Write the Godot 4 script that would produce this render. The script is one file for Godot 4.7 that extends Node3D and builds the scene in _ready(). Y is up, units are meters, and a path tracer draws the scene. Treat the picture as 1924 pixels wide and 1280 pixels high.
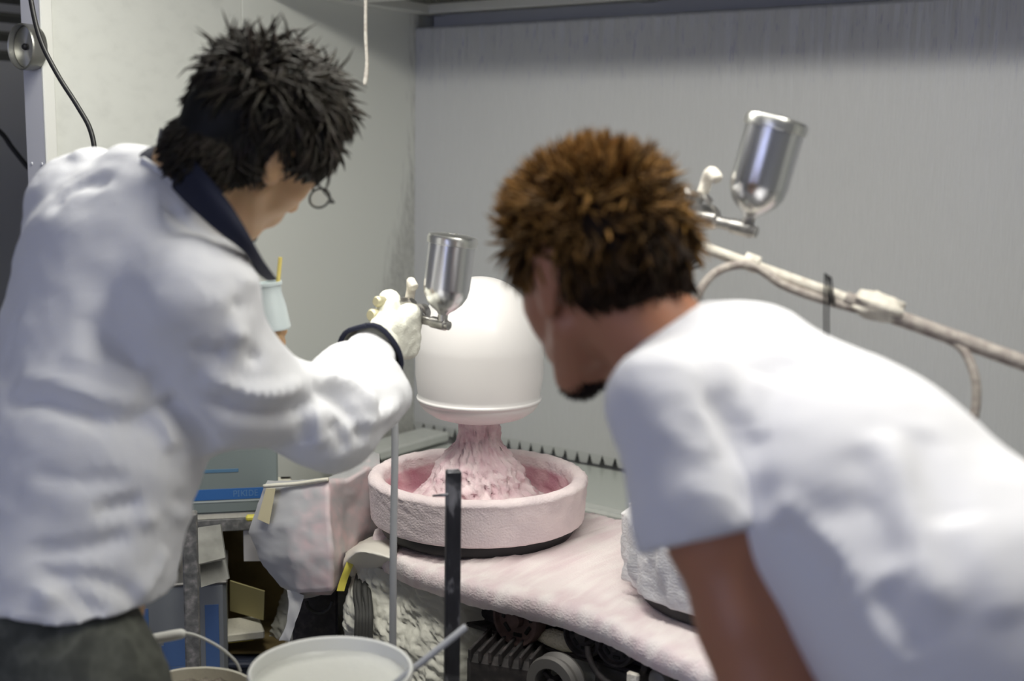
extends Node3D
# Two people spraying a white dome in a water-curtain spray booth.
const F := 2317.0            # focal length in pixels of the 1924x1280 frame
const PITCH := 0.15402
const ROLL := 0.01546
const AZ := 0.628196         # the booth is turned by this about the vertical
const CAM := Vector3(0, 1.58, 0)
var cb: Basis
var C0: Vector3              # booth corner on the floor
var RA: Vector3              # along the water curtain, rightwards
var RB: Vector3              # out of the booth, towards the workshop
var UPV := Vector3.UP
var origin := {}
var taken := {}
var M := {}

# ---------------------------------------------------------------- positions
func P(px: float, py: float, d: float) -> Vector3:
	return CAM + cb * Vector3((px - 962.0) / F * d, -(py - 640.0) / F * d, -d)
func ray(px: float, py: float) -> Vector3:
	return cb * Vector3((px - 962.0) / F, -(py - 640.0) / F, -1.0)
func R(a: float, h: float, b: float) -> Vector3:
	return C0 + RA * a + RB * b + UPV * h
func Ph(px: float, py: float, h: float) -> Vector3:
	var r := ray(px, py)
	return CAM + r * ((h - CAM.y) / r.y)
func Pa(px: float, py: float, a: float) -> Vector3:
	var r := ray(px, py)
	return CAM + r * ((a - (CAM - C0).dot(RA)) / r.dot(RA))
func Pb(px: float, py: float, b: float) -> Vector3:
	var r := ray(px, py)
	return CAM + r * ((b - (CAM - C0).dot(RB)) / r.dot(RB))
func ab(p: Vector3) -> Vector3:
	return Vector3((p - C0).dot(RA), p.y, (p - C0).dot(RB))
func room() -> Basis:
	return Basis(RA, UPV, RB)
func axes(f: Vector3, u: Vector3) -> Basis:      # columns: right, up, forward of a head or body
	f = f.normalized()
	u = (u - f * u.dot(f)).normalized()
	return Basis(f.cross(u), u, f)

# ---------------------------------------------------------------- mesh building
class MB:
	var v := PackedVector3Array()
	var c := PackedColorArray()
	var uv := PackedVector2Array()
	var i := PackedInt32Array()
	func add(p: Vector3, col := Color.WHITE, t := Vector2.ZERO) -> int:
		v.append(p); c.append(col); uv.append(t)
		return v.size() - 1
	func tri(a: int, b: int, d: int) -> void:
		i.append(a); i.append(b); i.append(d)
	func quad(a: int, b: int, d: int, e: int) -> void:
		i.append(a); i.append(b); i.append(d); i.append(a); i.append(d); i.append(e)
	func normals() -> PackedVector3Array:
		var n := PackedVector3Array(); n.resize(v.size())
		for t in range(0, i.size(), 3):
			var a := v[i[t]]
			var x := (v[i[t + 2]] - a).cross(v[i[t + 1]] - a)
			n[i[t]] += x; n[i[t + 1]] += x; n[i[t + 2]] += x
		for t in n.size():
			n[t] = n[t].normalized()
		return n

func lin(c: Color) -> Color: return c.srgb_to_linear()
func S(r: float, g: float, b: float) -> Color: return Color(r / 255.0, g / 255.0, b / 255.0)

func tube(m: MB, pts: Array, rad, sides := 8, cap := true, col := Color.WHITE) -> void:
	var n := pts.size()
	var prev := Vector3.ZERO
	var start := m.v.size()
	for k in n:
		var t: Vector3 = (pts[min(k + 1, n - 1)] - pts[max(k - 1, 0)]).normalized()
		var s: Vector3
		if k == 0:
			s = t.cross(Vector3.UP if absf(t.y) < 0.9 else Vector3.RIGHT).normalized()
		else:
			s = (prev - t * prev.dot(t)).normalized()
		prev = s
		var q := t.cross(s)
		var r: float = rad[k] if rad is Array else rad
		for j in sides:
			var an := TAU * j / sides
			m.add(pts[k] + (s * cos(an) + q * sin(an)) * r, col, Vector2(float(j) / sides, float(k)))
	for k in n - 1:
		for j in sides:
			var a := start + k * sides + j
			var b := start + k * sides + (j + 1) % sides
			m.quad(a, b, b + sides, a + sides)
	if cap:
		for e in [0, n - 1]:
			var cc := m.add(pts[e], col)
			for j in sides:
				var a: int = start + e * sides + j
				var b: int = start + e * sides + (j + 1) % sides
				if e == 0: m.tri(cc, b, a)
				else: m.tri(cc, a, b)

# chamfered box, full size, in basis bs
func box(m: MB, at: Vector3, size: Vector3, bs := Basis.IDENTITY, bev := 0.003, col := Color.WHITE) -> void:
	var h := size / 2.0
	var e: float = min(bev, min(h.x, min(h.y, h.z)) * 0.9)
	var id := {}
	for sx in [-1, 1]:
		for sy in [-1, 1]:
			for sz in [-1, 1]:
				var s := Vector3(sx, sy, sz)
				for ax in 3:
					var q := s * (h - Vector3(e, e, e))
					q[ax] = s[ax] * h[ax]
					id[[sx, sy, sz, ax]] = m.add(at + bs * q, col)
	for ax in 3:
		var b := (ax + 1) % 3
		var c := (ax + 2) % 3
		for s in [-1, 1]:
			var ring := []
			for w in [[-1, -1], [1, -1], [1, 1], [-1, 1]]:
				var k := [0, 0, 0]
				k[ax] = s; k[b] = w[0]; k[c] = w[1]
				ring.append(id[[k[0], k[1], k[2], ax]])
			if s > 0: m.quad(ring[0], ring[3], ring[2], ring[1])
			else: m.quad(ring[0], ring[1], ring[2], ring[3])
		for s1 in [-1, 1]:
			for s2 in [-1, 1]:
				var q := []
				for w in [[-1, b], [1, b], [1, c], [-1, c]]:
					var k := [0, 0, 0]
					k[ax] = w[0]; k[b] = s1; k[c] = s2
					q.append(id[[k[0], k[1], k[2], w[1]]])
				if s1 * s2 > 0: m.quad(q[0], q[1], q[2], q[3])
				else: m.quad(q[0], q[3], q[2], q[1])
	for sx in [-1, 1]:
		for sy in [-1, 1]:
			for sz in [-1, 1]:
				var a: int = id[[sx, sy, sz, 0]]
				var b: int = id[[sx, sy, sz, 1]]
				var c: int = id[[sx, sy, sz, 2]]
				if sx * sy * sz > 0: m.tri(a, c, b)
				else: m.tri(a, b, c)

# profile: array of Vector2(radius, height) bottom to top (outside), about the y axis of bs at `at`
func lathe(m: MB, prof: Array, at: Vector3, bs := Basis.IDENTITY, sides := 32, bump = null, colf = null) -> void:
	var start := m.v.size()
	for k in prof.size():
		for j in sides:
			var an := TAU * j / sides
			var q := Vector3(cos(an) * prof[k].x, prof[k].y, sin(an) * prof[k].x)
			if bump != null: q = bump.call(q, an, float(k) / (prof.size() - 1))
			m.add(at + bs * q, colf.call(q, float(k) / (prof.size() - 1)) if colf != null else Color.WHITE, Vector2(float(j) / sides, float(k) / prof.size()))
	for k in prof.size() - 1:
		for j in sides:
			var a := start + k * sides + j
			var b := start + k * sides + (j + 1) % sides
			m.quad(a, b, b + sides, a + sides)

func grid(m: MB, nu: int, nv: int, fn: Callable, colf = null) -> void:
	var start := m.v.size()
	for j in nv + 1:
		for k in nu + 1:
			var u := float(k) / nu
			var w := float(j) / nv
			var q: Vector3 = fn.call(u, w)
			m.add(q, colf.call(u, w, q) if colf != null else Color.WHITE, Vector2(u, w))
	for j in nv:
		for k in nu:
			var a := start + j * (nu + 1) + k
			m.quad(a, a + 1, a + nu + 2, a + nu + 1)

# a flat outline (array of Vector3 in one plane, convex or not) thickened along `dir`
func slab(m: MB, pts: Array, dir: Vector3) -> void:
	var n := pts.size()
	var u: Vector3 = (pts[1] - pts[0]).normalized()
	var w := dir.normalized().cross(u)
	var flat := PackedVector2Array()
	for p in pts: flat.append(Vector2((p - pts[0]).dot(u), (p - pts[0]).dot(w)))
	var t := Geometry2D.triangulate_polygon(flat)
	var s := m.v.size()
	for p in pts: m.add(p)
	for p in pts: m.add(p + dir)
	for k in range(0, t.size(), 3):
		m.tri(s + t[k], s + t[k + 1], s + t[k + 2])
		m.tri(s + n + t[k], s + n + t[k + 2], s + n + t[k + 1])
	for k in n:
		var q := (k + 1) % n
		m.quad(s + k, s + q, s + n + q, s + n + k)

func smooth(pts: Array, per := 6) -> Array:
	var out := []
	var n := pts.size()
	for k in n - 1:
		var p0: Vector3 = pts[max(k - 1, 0)]
		var p1: Vector3 = pts[k]
		var p2: Vector3 = pts[k + 1]
		var p3: Vector3 = pts[min(k + 2, n - 1)]
		for j in per:
			out.append(p1.cubic_interpolate(p2, p0, p3, float(j) / per))
	out.append(pts[n - 1])
	return out

# crease < 0: smooth everywhere; else faces meeting at a wider angle stay sharp
func mesh_of(m: MB, crease := -1.0) -> ArrayMesh:
	var ar := []
	ar.resize(Mesh.ARRAY_MAX)
	if crease < 0.0:
		ar[Mesh.ARRAY_VERTEX] = m.v; ar[Mesh.ARRAY_NORMAL] = m.normals(); ar[Mesh.ARRAY_COLOR] = m.c
		ar[Mesh.ARRAY_TEX_UV] = m.uv; ar[Mesh.ARRAY_INDEX] = m.i
	else:
		var nt := m.i.size() / 3
		var fnn := PackedVector3Array(); fnn.resize(nt)
		var near := []
		near.resize(m.v.size())
		for t in nt:
			var a := m.v[m.i[t * 3]]
			fnn[t] = (m.v[m.i[t * 3 + 2]] - a).cross(m.v[m.i[t * 3 + 1]] - a)
			for k in 3:
				if near[m.i[t * 3 + k]] == null: near[m.i[t * 3 + k]] = PackedInt32Array()
				near[m.i[t * 3 + k]].append(t)
		var v := PackedVector3Array(); var n := PackedVector3Array(); var c := PackedColorArray(); var uv := PackedVector2Array()
		var lim := cos(deg_to_rad(crease))
		for t in nt:
			var me := fnn[t].normalized()
			for k in 3:
				var id := m.i[t * 3 + k]
				var s := Vector3.ZERO
				for o in near[id]:
					if fnn[o].normalized().dot(me) >= lim: s += fnn[o]
				v.append(m.v[id]); n.append(s.normalized()); c.append(m.c[id]); uv.append(m.uv[id])
		ar[Mesh.ARRAY_VERTEX] = v; ar[Mesh.ARRAY_NORMAL] = n; ar[Mesh.ARRAY_COLOR] = c; ar[Mesh.ARRAY_TEX_UV] = uv
	var am := ArrayMesh.new()
	am.add_surface_from_arrays(Mesh.PRIMITIVE_TRIANGLES, ar)
	return am

# ---------------------------------------------------------------- objects
func numbered(s: String) -> String:
	if not taken.has(s):
		taken[s] = 0
		return s
	taken[s] += 1
	return "%s_%03d" % [s, taken[s]]
func thing(called: String, label: String, category: String, at: Vector3, group := "") -> Node3D:
	var o := Node3D.new()
	o.name = numbered(called)
	add_child(o, true)
	o.position = at
	origin[o] = at
	o.set_meta("label", label); o.set_meta("category", category)
	if group: o.set_meta("group", group)
	return o
# commits world-space geometry as one mesh under parent
func obj(called: String, m: MB, mat: Material, parent: Node3D = null, crease := -1.0, label := "") -> MeshInstance3D:
	var o := MeshInstance3D.new()
	var par: Node3D = parent if parent else self
	var at := Vector3.ZERO
	if parent:
		at = origin[parent]
		o.name = called
	else:
		var bb := AABB(m.v[0], Vector3.ZERO)
		for p in m.v: bb = bb.expand(p)
		at = Vector3(bb.get_center().x, bb.position.y, bb.get_center().z)
		o.position = at
		o.name = numbered(called)
	for k in m.v.size(): m.v[k] -= at
	o.mesh = mesh_of(m, crease)
	o.material_override = mat
	par.add_child(o, true)
	origin[o] = at
	if label: o.set_meta("label", label)
	return o
func tag(o: Node, label: String, category: String, group := "") -> void:
	o.set_meta("label", label); o.set_meta("category", category)
	if group: o.set_meta("group", group)
func struct(called: String, m: MB, mat: Material, parent: Node3D = null, crease := 30.0) -> MeshInstance3D:
	var o := obj(called, m, mat, parent, crease)
	if parent == null: o.set_meta("kind", "structure")
	return o
func bx(at: Vector3, size: Vector3, bs := Basis.IDENTITY, bev := 0.003) -> MB:
	var m := MB.new()
	box(m, at, size, bs, bev)
	return m
func tb(pts: Array, rad, sides := 8, cap := true) -> MB:
	var m := MB.new()
	tube(m, pts, rad, sides, cap)
	return m
func lt(prof: Array, at: Vector3, bs := Basis.IDENTITY, sides := 32) -> MB:
	var m := MB.new()
	lathe(m, prof, at, bs, sides)
	return m

# ---------------------------------------------------------------- materials
func noise(sd: int, fr: float, oct := 4, kind := FastNoiseLite.TYPE_SIMPLEX_SMOOTH) -> FastNoiseLite:
	var n := FastNoiseLite.new()
	n.seed = sd; n.frequency = fr; n.noise_type = kind; n.fractal_octaves = oct
	return n
func ntex(sd: int, fr: float, stops: Array, oct := 4, size := 256, w := 0, ridged := false) -> ImageTexture:
	var n := noise(sd, fr, oct)
	if ridged: n.fractal_type = FastNoiseLite.FRACTAL_RIDGED
	var im := n.get_seamless_image(w if w else size, size)
	im.convert(Image.FORMAT_RGB8)
	var g := Gradient.new()
	g.offsets = PackedFloat32Array(); g.colors = PackedColorArray()
	for s in stops: g.add_point(s[0], s[1])
	var lut := []
	for k in 256: lut.append(g.sample(k / 255.0))
	var out := Image.create(im.get_width(), im.get_height(), false, Image.FORMAT_RGB8)
	for y in im.get_height():
		for x in im.get_width():
			out.set_pixel(x, y, lut[im.get_pixel(x, y).r8])
	return ImageTexture.create_from_image(out)
func mat(c: Color, rough := 0.6, metal := 0.0) -> StandardMaterial3D:
	var m := StandardMaterial3D.new()
	m.albedo_color = c; m.roughness = rough; m.metallic = metal
	m.cull_mode = BaseMaterial3D.CULL_DISABLED
	return m
func vmat(rough := 0.7) -> StandardMaterial3D:
	var m := mat(Color.WHITE, rough)
	m.vertex_color_use_as_albedo = true
	return m
func tri_tex(m: StandardMaterial3D, t: Texture2D, scale: Vector3) -> StandardMaterial3D:
	m.albedo_texture = t
	m.uv1_triplanar = true
	m.uv1_scale = scale
	return m
func relief(m: StandardMaterial3D, t: Texture2D, cm: float, scale := Vector3.ZERO) -> StandardMaterial3D:
	m.heightmap_enabled = true
	m.heightmap_texture = t
	m.heightmap_scale = cm
	if scale != Vector3.ZERO:
		m.uv1_triplanar = true
		m.uv1_scale = scale
	return m

# ---------------------------------------------------------------- implicit bodies
class Field:
	var a := PackedVector3Array()
	var ba := PackedVector3Array()
	var ra := PackedFloat32Array()
	var rb := PackedFloat32Array()
	var n := PackedVector3Array()
	var s := PackedFloat32Array()
	var bb := PackedFloat32Array()
	var neg := []            # 1 where the piece is carved away
	var k := 0.03
	var cuts := []           # [point, outward normal]
	func cap(p: Vector3, q: Vector3, r0: float, r1: float, ax := Vector3.ZERO, st := 1.0, carve := false) -> void:
		var d := q - p
		if st != 1.0: d += ax * d.dot(ax) * (st - 1.0)
		a.append(p); ba.append(d); ra.append(r0); rb.append(r1); n.append(ax); s.append(st)
		bb.append(max(d.dot(d), 1e-9)); neg.append(carve)
	func one(t: int, p: Vector3) -> float:
		var pa := p - a[t]
		if s[t] != 1.0: pa += n[t] * (pa.dot(n[t]) * (s[t] - 1.0))
		var h := clampf(pa.dot(ba[t]) / bb[t], 0.0, 1.0)
		return (pa - ba[t] * h).length() - lerpf(ra[t], rb[t], h)
	func val(p: Vector3, who: PackedInt32Array, sub: PackedInt32Array) -> float:
		var d := 1e3
		for t in who:
			var e := one(t, p)
			var h: float = maxf(k - absf(d - e), 0.0) / k
			d = minf(d, e) - h * h * k * 0.25
		for t in sub: d = maxf(d, -one(t, p))
		for c in cuts: d = maxf(d, (p - c[0]).dot(c[1]))
		return d
	func lists() -> Array:
		var w := PackedInt32Array()
		var u := PackedInt32Array()
		for t in a.size():
			if neg[t]: u.append(t)
			else: w.append(t)
		return [w, u]
	# where a ray first meets the surface
	func hit(from: Vector3, dir: Vector3) -> Vector3:
		var l := lists()
		var t := 0.6
		dir = dir.normalized()
		for q in 90:
			var d := val(from + dir * t, l[0], l[1])
			if d < 0.0006: break
			t += d * 0.7
			if t > 6.0: break
		return from + dir * t
	func mesh(m: MB, cell: float, colf = null) -> void:
		var lo := Vector3(1e9, 1e9, 1e9)
		var hi := -lo
		for t in a.size():
			if neg[t]: continue
			var r := Vector3.ONE * (maxf(ra[t], rb[t]) + 0.02)
			var e := a[t] + ba[t]
			if s[t] != 1.0: e = a[t] + ba[t] - n[t] * (ba[t].dot(n[t]) * (1.0 - 1.0 / s[t]))
			lo = lo.min(a[t] - r).min(e - r)
			hi = hi.max(a[t] + r).max(e + r)
		var bs := cell * 8.0
		var nb := ((hi - lo) / bs).ceil()
		var hd := bs * 0.87
		var l := lists()
		var who: PackedInt32Array = l[0]
		var sub: PackedInt32Array = l[1]
		var vid := {}
		var edges := PackedInt64Array()
		var vals := PackedFloat32Array()
		vals.resize(729)
		var off := [0, 81, 9, 90, 1, 82, 10, 91]
		var es := [[0, 1], [2, 3], [4, 5], [6, 7], [0, 2], [1, 3], [4, 6], [5, 7], [0, 4], [1, 5], [2, 6], [3, 7]]
		var corner := []
		for t in 8: corner.append(Vector3(t & 1, (t >> 1) & 1, (t >> 2) & 1))
		for bx in int(nb.x):
			for by in int(nb.y):
				for bz in int(nb.z):
					var base := lo + Vector3(bx, by, bz) * bs
					var mid := base + Vector3.ONE * bs * 0.5
					var ds := PackedFloat32Array()
					var dm := 1e3
					for t in who:
						var d := one(t, mid)
						if d > 0.0: d /= s[t]
						ds.append(d)
						dm = minf(dm, d)
					var full := dm
					for c in cuts: full = maxf(full, (mid - c[0]).dot(c[1]))
					for t in sub: full = maxf(full, -one(t, mid))
					if full > hd + k * 0.4 or full < -hd * 1.6 - k: continue
					var near := PackedInt32Array()
					for t in who.size():
						if ds[t] < dm + 2.0 * hd + k: near.append(who[t])
					var p := base
					var q := 0
					for x in 9:
						for y in 9:
							for z in 9:
								vals[q] = val(base + Vector3(x, y, z) * cell, near, sub)
								q += 1
					for x in 8:
						for y in 8:
							for z in 8:
								var o := x * 81 + y * 9 + z
								var v0 := vals[o]
								var g := (((bx * 8 + x) * 4096) + (by * 8 + y)) * 4096 + bz * 8 + z
								if (v0 < 0.0) != (vals[o + 81] < 0.0): edges.append(g * 8 + (4 if v0 < 0.0 else 0))
								if (v0 < 0.0) != (vals[o + 9] < 0.0): edges.append(g * 8 + 1 + (4 if v0 < 0.0 else 0))
								if (v0 < 0.0) != (vals[o + 1] < 0.0): edges.append(g * 8 + 2 + (4 if v0 < 0.0 else 0))
								var ins := 0
								for t in 8:
									if vals[o + off[t]] < 0.0: ins += 1
								if ins == 0 or ins == 8: continue
								var sum := Vector3.ZERO
								var cnt := 0
								for e in es:
									var f0 := vals[o + off[e[0]]]
									var f1 := vals[o + off[e[1]]]
									if (f0 < 0.0) != (f1 < 0.0):
										sum += corner[e[0]].lerp(corner[e[1]], f0 / (f0 - f1))
										cnt += 1
								var at := base + (Vector3(x, y, z) + sum / cnt) * cell
								vid[g] = m.add(at, colf.call(at) if colf != null else Color.WHITE)
		var X := 4096 * 4096
		var Y := 4096
		for e in edges:
			var g := e >> 3
			var ax := e & 3
			var ins := (e & 4) != 0
			var u := Y if ax == 0 else X
			var w := Y if ax == 2 else 1
			var k0 := g - u - w
			var k1 := g - w
			var k3 := g - u
			if vid.has(k0) and vid.has(k1) and vid.has(g) and vid.has(k3):
				if ins != (ax != 1): m.quad(vid[k0], vid[k1], vid[g], vid[k3])
				else: m.quad(vid[k0], vid[k3], vid[g], vid[k1])

# cloth folds: strokes are polylines on the surface; vertices near one move along the normal
func folds(m: MB, fl: Field, strokes: Array, from := 0) -> void:
	var n := m.normals()
	var st := []
	for s in strokes:
		var pts := []
		for k in range(0, s[0].size(), 2):
			pts.append(fl.hit(CAM, ray(s[0][k], s[0][k + 1])))
		pts = smooth(pts, 4)
		var c := Vector3.ZERO
		for p in pts: c += p / pts.size()
		var r := 0.0
		for p in pts: r = maxf(r, p.distance_to(c))
		st.append([pts, s[1], s[2], c, r + s[1] * 2.6])
	for k in range(from, m.v.size()):
		var p := m.v[k]
		var d := 0.0
		for s in st:
			if p.distance_squared_to(s[3]) > s[4] * s[4]: continue
			var best := 1e9
			var pts: Array = s[0]
			var end := 1.0
			for q in pts.size() - 1:
				var a: Vector3 = pts[q]
				var e: Vector3 = pts[q + 1] - a
				var h := clampf((p - a).dot(e) / maxf(e.length_squared(), 1e-9), 0.0, 1.0)
				var dd := p.distance_squared_to(a + e * h)
				if dd < best:
					best = dd
					end = (q + h) / (pts.size() - 1)
			var w: float = s[1]
			d += s[2] * exp(-best / (w * w)) * smoothstep(0.0, 0.22, end) * smoothstep(1.0, 0.78, end)
		m.v[k] = p + n[k] * d
func crumple(m: MB, amp: float, fr: float, sd: int, st := Vector3.ONE, from := 0) -> void:
	var n := m.normals()
	var z := noise(sd, fr, 3)
	for k in range(from, m.v.size()):
		m.v[k] += n[k] * (z.get_noise_3dv(m.v[k] * st) * amp)

# ---------------------------------------------------------------- people
func head_shape(fl: Field, hc: Vector3, b: Basis, nb: Vector3) -> void:
	var H := func(x, y, z): return hc + b * Vector3(x, y, z)
	fl.k = 0.02
	fl.cap(H.call(0, .028, -.034), H.call(0, .03, .018), .078, .075)
	fl.cap(H.call(0, .0, .036), H.call(0, -.05, .046), .058, .048)
	for s in [-1.0, 1.0]:
		fl.cap(H.call(s * .045, -.05, .008), H.call(s * .014, -.1, .064), .024, .018)
		fl.cap(H.call(s * .036, -.018, .06), H.call(s * .03, -.03, .066), .024, .022)
		fl.cap(H.call(s * .079, .014, -.016), H.call(s * .079, -.026, -.004), .024, .014, b.x, 2.0)
		fl.cap(H.call(s * .012, .018, .086), H.call(s * .042, .02, .07), .011, .01)
	fl.cap(H.call(-.008, -.1, .068), H.call(.008, -.1, .068), .018, .018)
	fl.cap(H.call(0, .004, .09), H.call(0, -.034, .108), .007, .011)
	fl.cap(H.call(-.016, -.06, .089), H.call(.016, -.06, .089), .006, .006)
	fl.cap(H.call(-.013, -.071, .087), H.call(.013, -.071, .087), .007, .007)
	fl.cap(H.call(0, -.03, -.034), nb, .056, .064)

# wrist w, d towards the fingers, n the way the palm faces, t the thumb's side
func hand_shape(fl: Field, w: Vector3, d: Vector3, n: Vector3, t: Vector3, curl: Array, fat := 0.0) -> void:
	fl.k = 0.008
	d = d.normalized(); n = (n - d * n.dot(d)).normalized(); t = (t - d * t.dot(d) - n * t.dot(n)).normalized()
	var offs := [.031, .0105, -.0105, -.030]
	var lens := [.074, .082, .077, .06]
	for k in 4:
		var kn: Vector3 = w + d * (.094 - absf(k - 1) * .004) + t * offs[k]
		fl.cap(w + t * offs[k] * .55, kn, .016 + fat, .0125 + fat)
		var dir := d
		var p := kn
		for j in 3:
			dir = dir.rotated(d.cross(n).normalized(), deg_to_rad(curl[j]))
			var q: Vector3 = p + dir * lens[k] * [.45, .31, .24][j]
			fl.cap(p, q, .0105 - j * .0008 + fat, .0098 - j * .001 + fat)
			p = q
	var th := w + t * .022 + d * .028 + n * .008
	var t1 := th + (t * .62 + d * .68 + n * .35).normalized() * .04
	var t2 := t1 + (t * .2 + d * .85 + n * .5).normalized() * .032
	var t3 := t2 + (d * .8 + n * .55 - t * .2).normalized() * .026
	fl.cap(w + t * .008, th, .016 + fat, .0155 + fat)
	fl.cap(th, t1, .0155 + fat, .0125 + fat)
	fl.cap(t1, t2, .0122 + fat, .011 + fat)
	fl.cap(t2, t3, .0108 + fat, .009 + fat)

func limbs(fl: Field, chain: Array) -> void:      # [[point, radius], ...]
	for k in chain.size() - 1:
		fl.cap(chain[k][0], chain[k + 1][0], chain[k][1], chain[k + 1][1])

# locks of hair grown from an ellipsoid; style returns [direction, length, bend] in the head's own axes
func locks(m: MB, hc: Vector3, b: Basis, rad: Vector3, off: Vector3, count: int, keep: Callable, style: Callable, colf: Callable, sd: int, wid := 0.0065) -> void:
	var rg := RandomNumberGenerator.new()
	rg.seed = sd
	for k in count:
		var y := 1.0 - 2.0 * (k + 0.5) / count
		var rr := sqrt(1.0 - y * y)
		var an := k * 2.399963
		var d := Vector3(cos(an) * rr, y, sin(an) * rr)
		d = (d + Vector3(rg.randf_range(-.06, .06), rg.randf_range(-.06, .06), rg.randf_range(-.06, .06))).normalized()
		if not keep.call(d): continue
		var st: Array = style.call(d, rg)
		var p := d * rad + off
		var dir: Vector3 = st[0].normalized()
		var pts := []
		var rs := []
		var w := wid * rg.randf_range(.7, 1.3)
		for j in 5:
			pts.append(hc + b * p)
			rs.append(w * [.9, 1.0, .85, .55, .08][j])
			p += dir * st[1] / 4.0
			dir = (dir + st[2] / 4.0).normalized()
		var s := m.v.size()
		tube(m, pts, rs, 4, false)
		for j in range(s, m.v.size()):
			m.c[j] = colf.call((j - s) / 4 / 4.0, d, (k * 7919) % 100 / 100.0)

func eyes(parent: Node3D, hc: Vector3, b: Basis) -> void:
	for s in [-1.0, 1.0]:
		var m := MB.new()
		var prof := []
		for k in 9: prof.append(Vector2(sin(PI * k / 8.0), -cos(PI * k / 8.0)) * .0115)
		var bs := Basis(b.x, b.z, -b.y)
		lathe(m, prof, hc + b * Vector3(s * .031, .0, .0725), bs, 16, null, func(q, _v): return Color(.02, .015, .01) if q.y > .0096 else Color(.75, .73, .7))
		obj("eye", m, vmat(.2), parent)

func shoe(m: MB, at: Vector3, dir: Vector3) -> void:
	var f := Field.new()
	f.k = .03
	var d := Vector3(dir.x, 0, dir.z).normalized()
	f.cap(at + UPV * .05 - d * .05, at + UPV * .045 + d * .14, .045, .04)
	f.cap(at + UPV * .05 - d * .04, at + UPV * .1 - d * .04, .045, .045)
	f.cuts.append([Vector3(0, .002, 0), Vector3.DOWN])
	f.mesh(m, .014)

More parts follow.
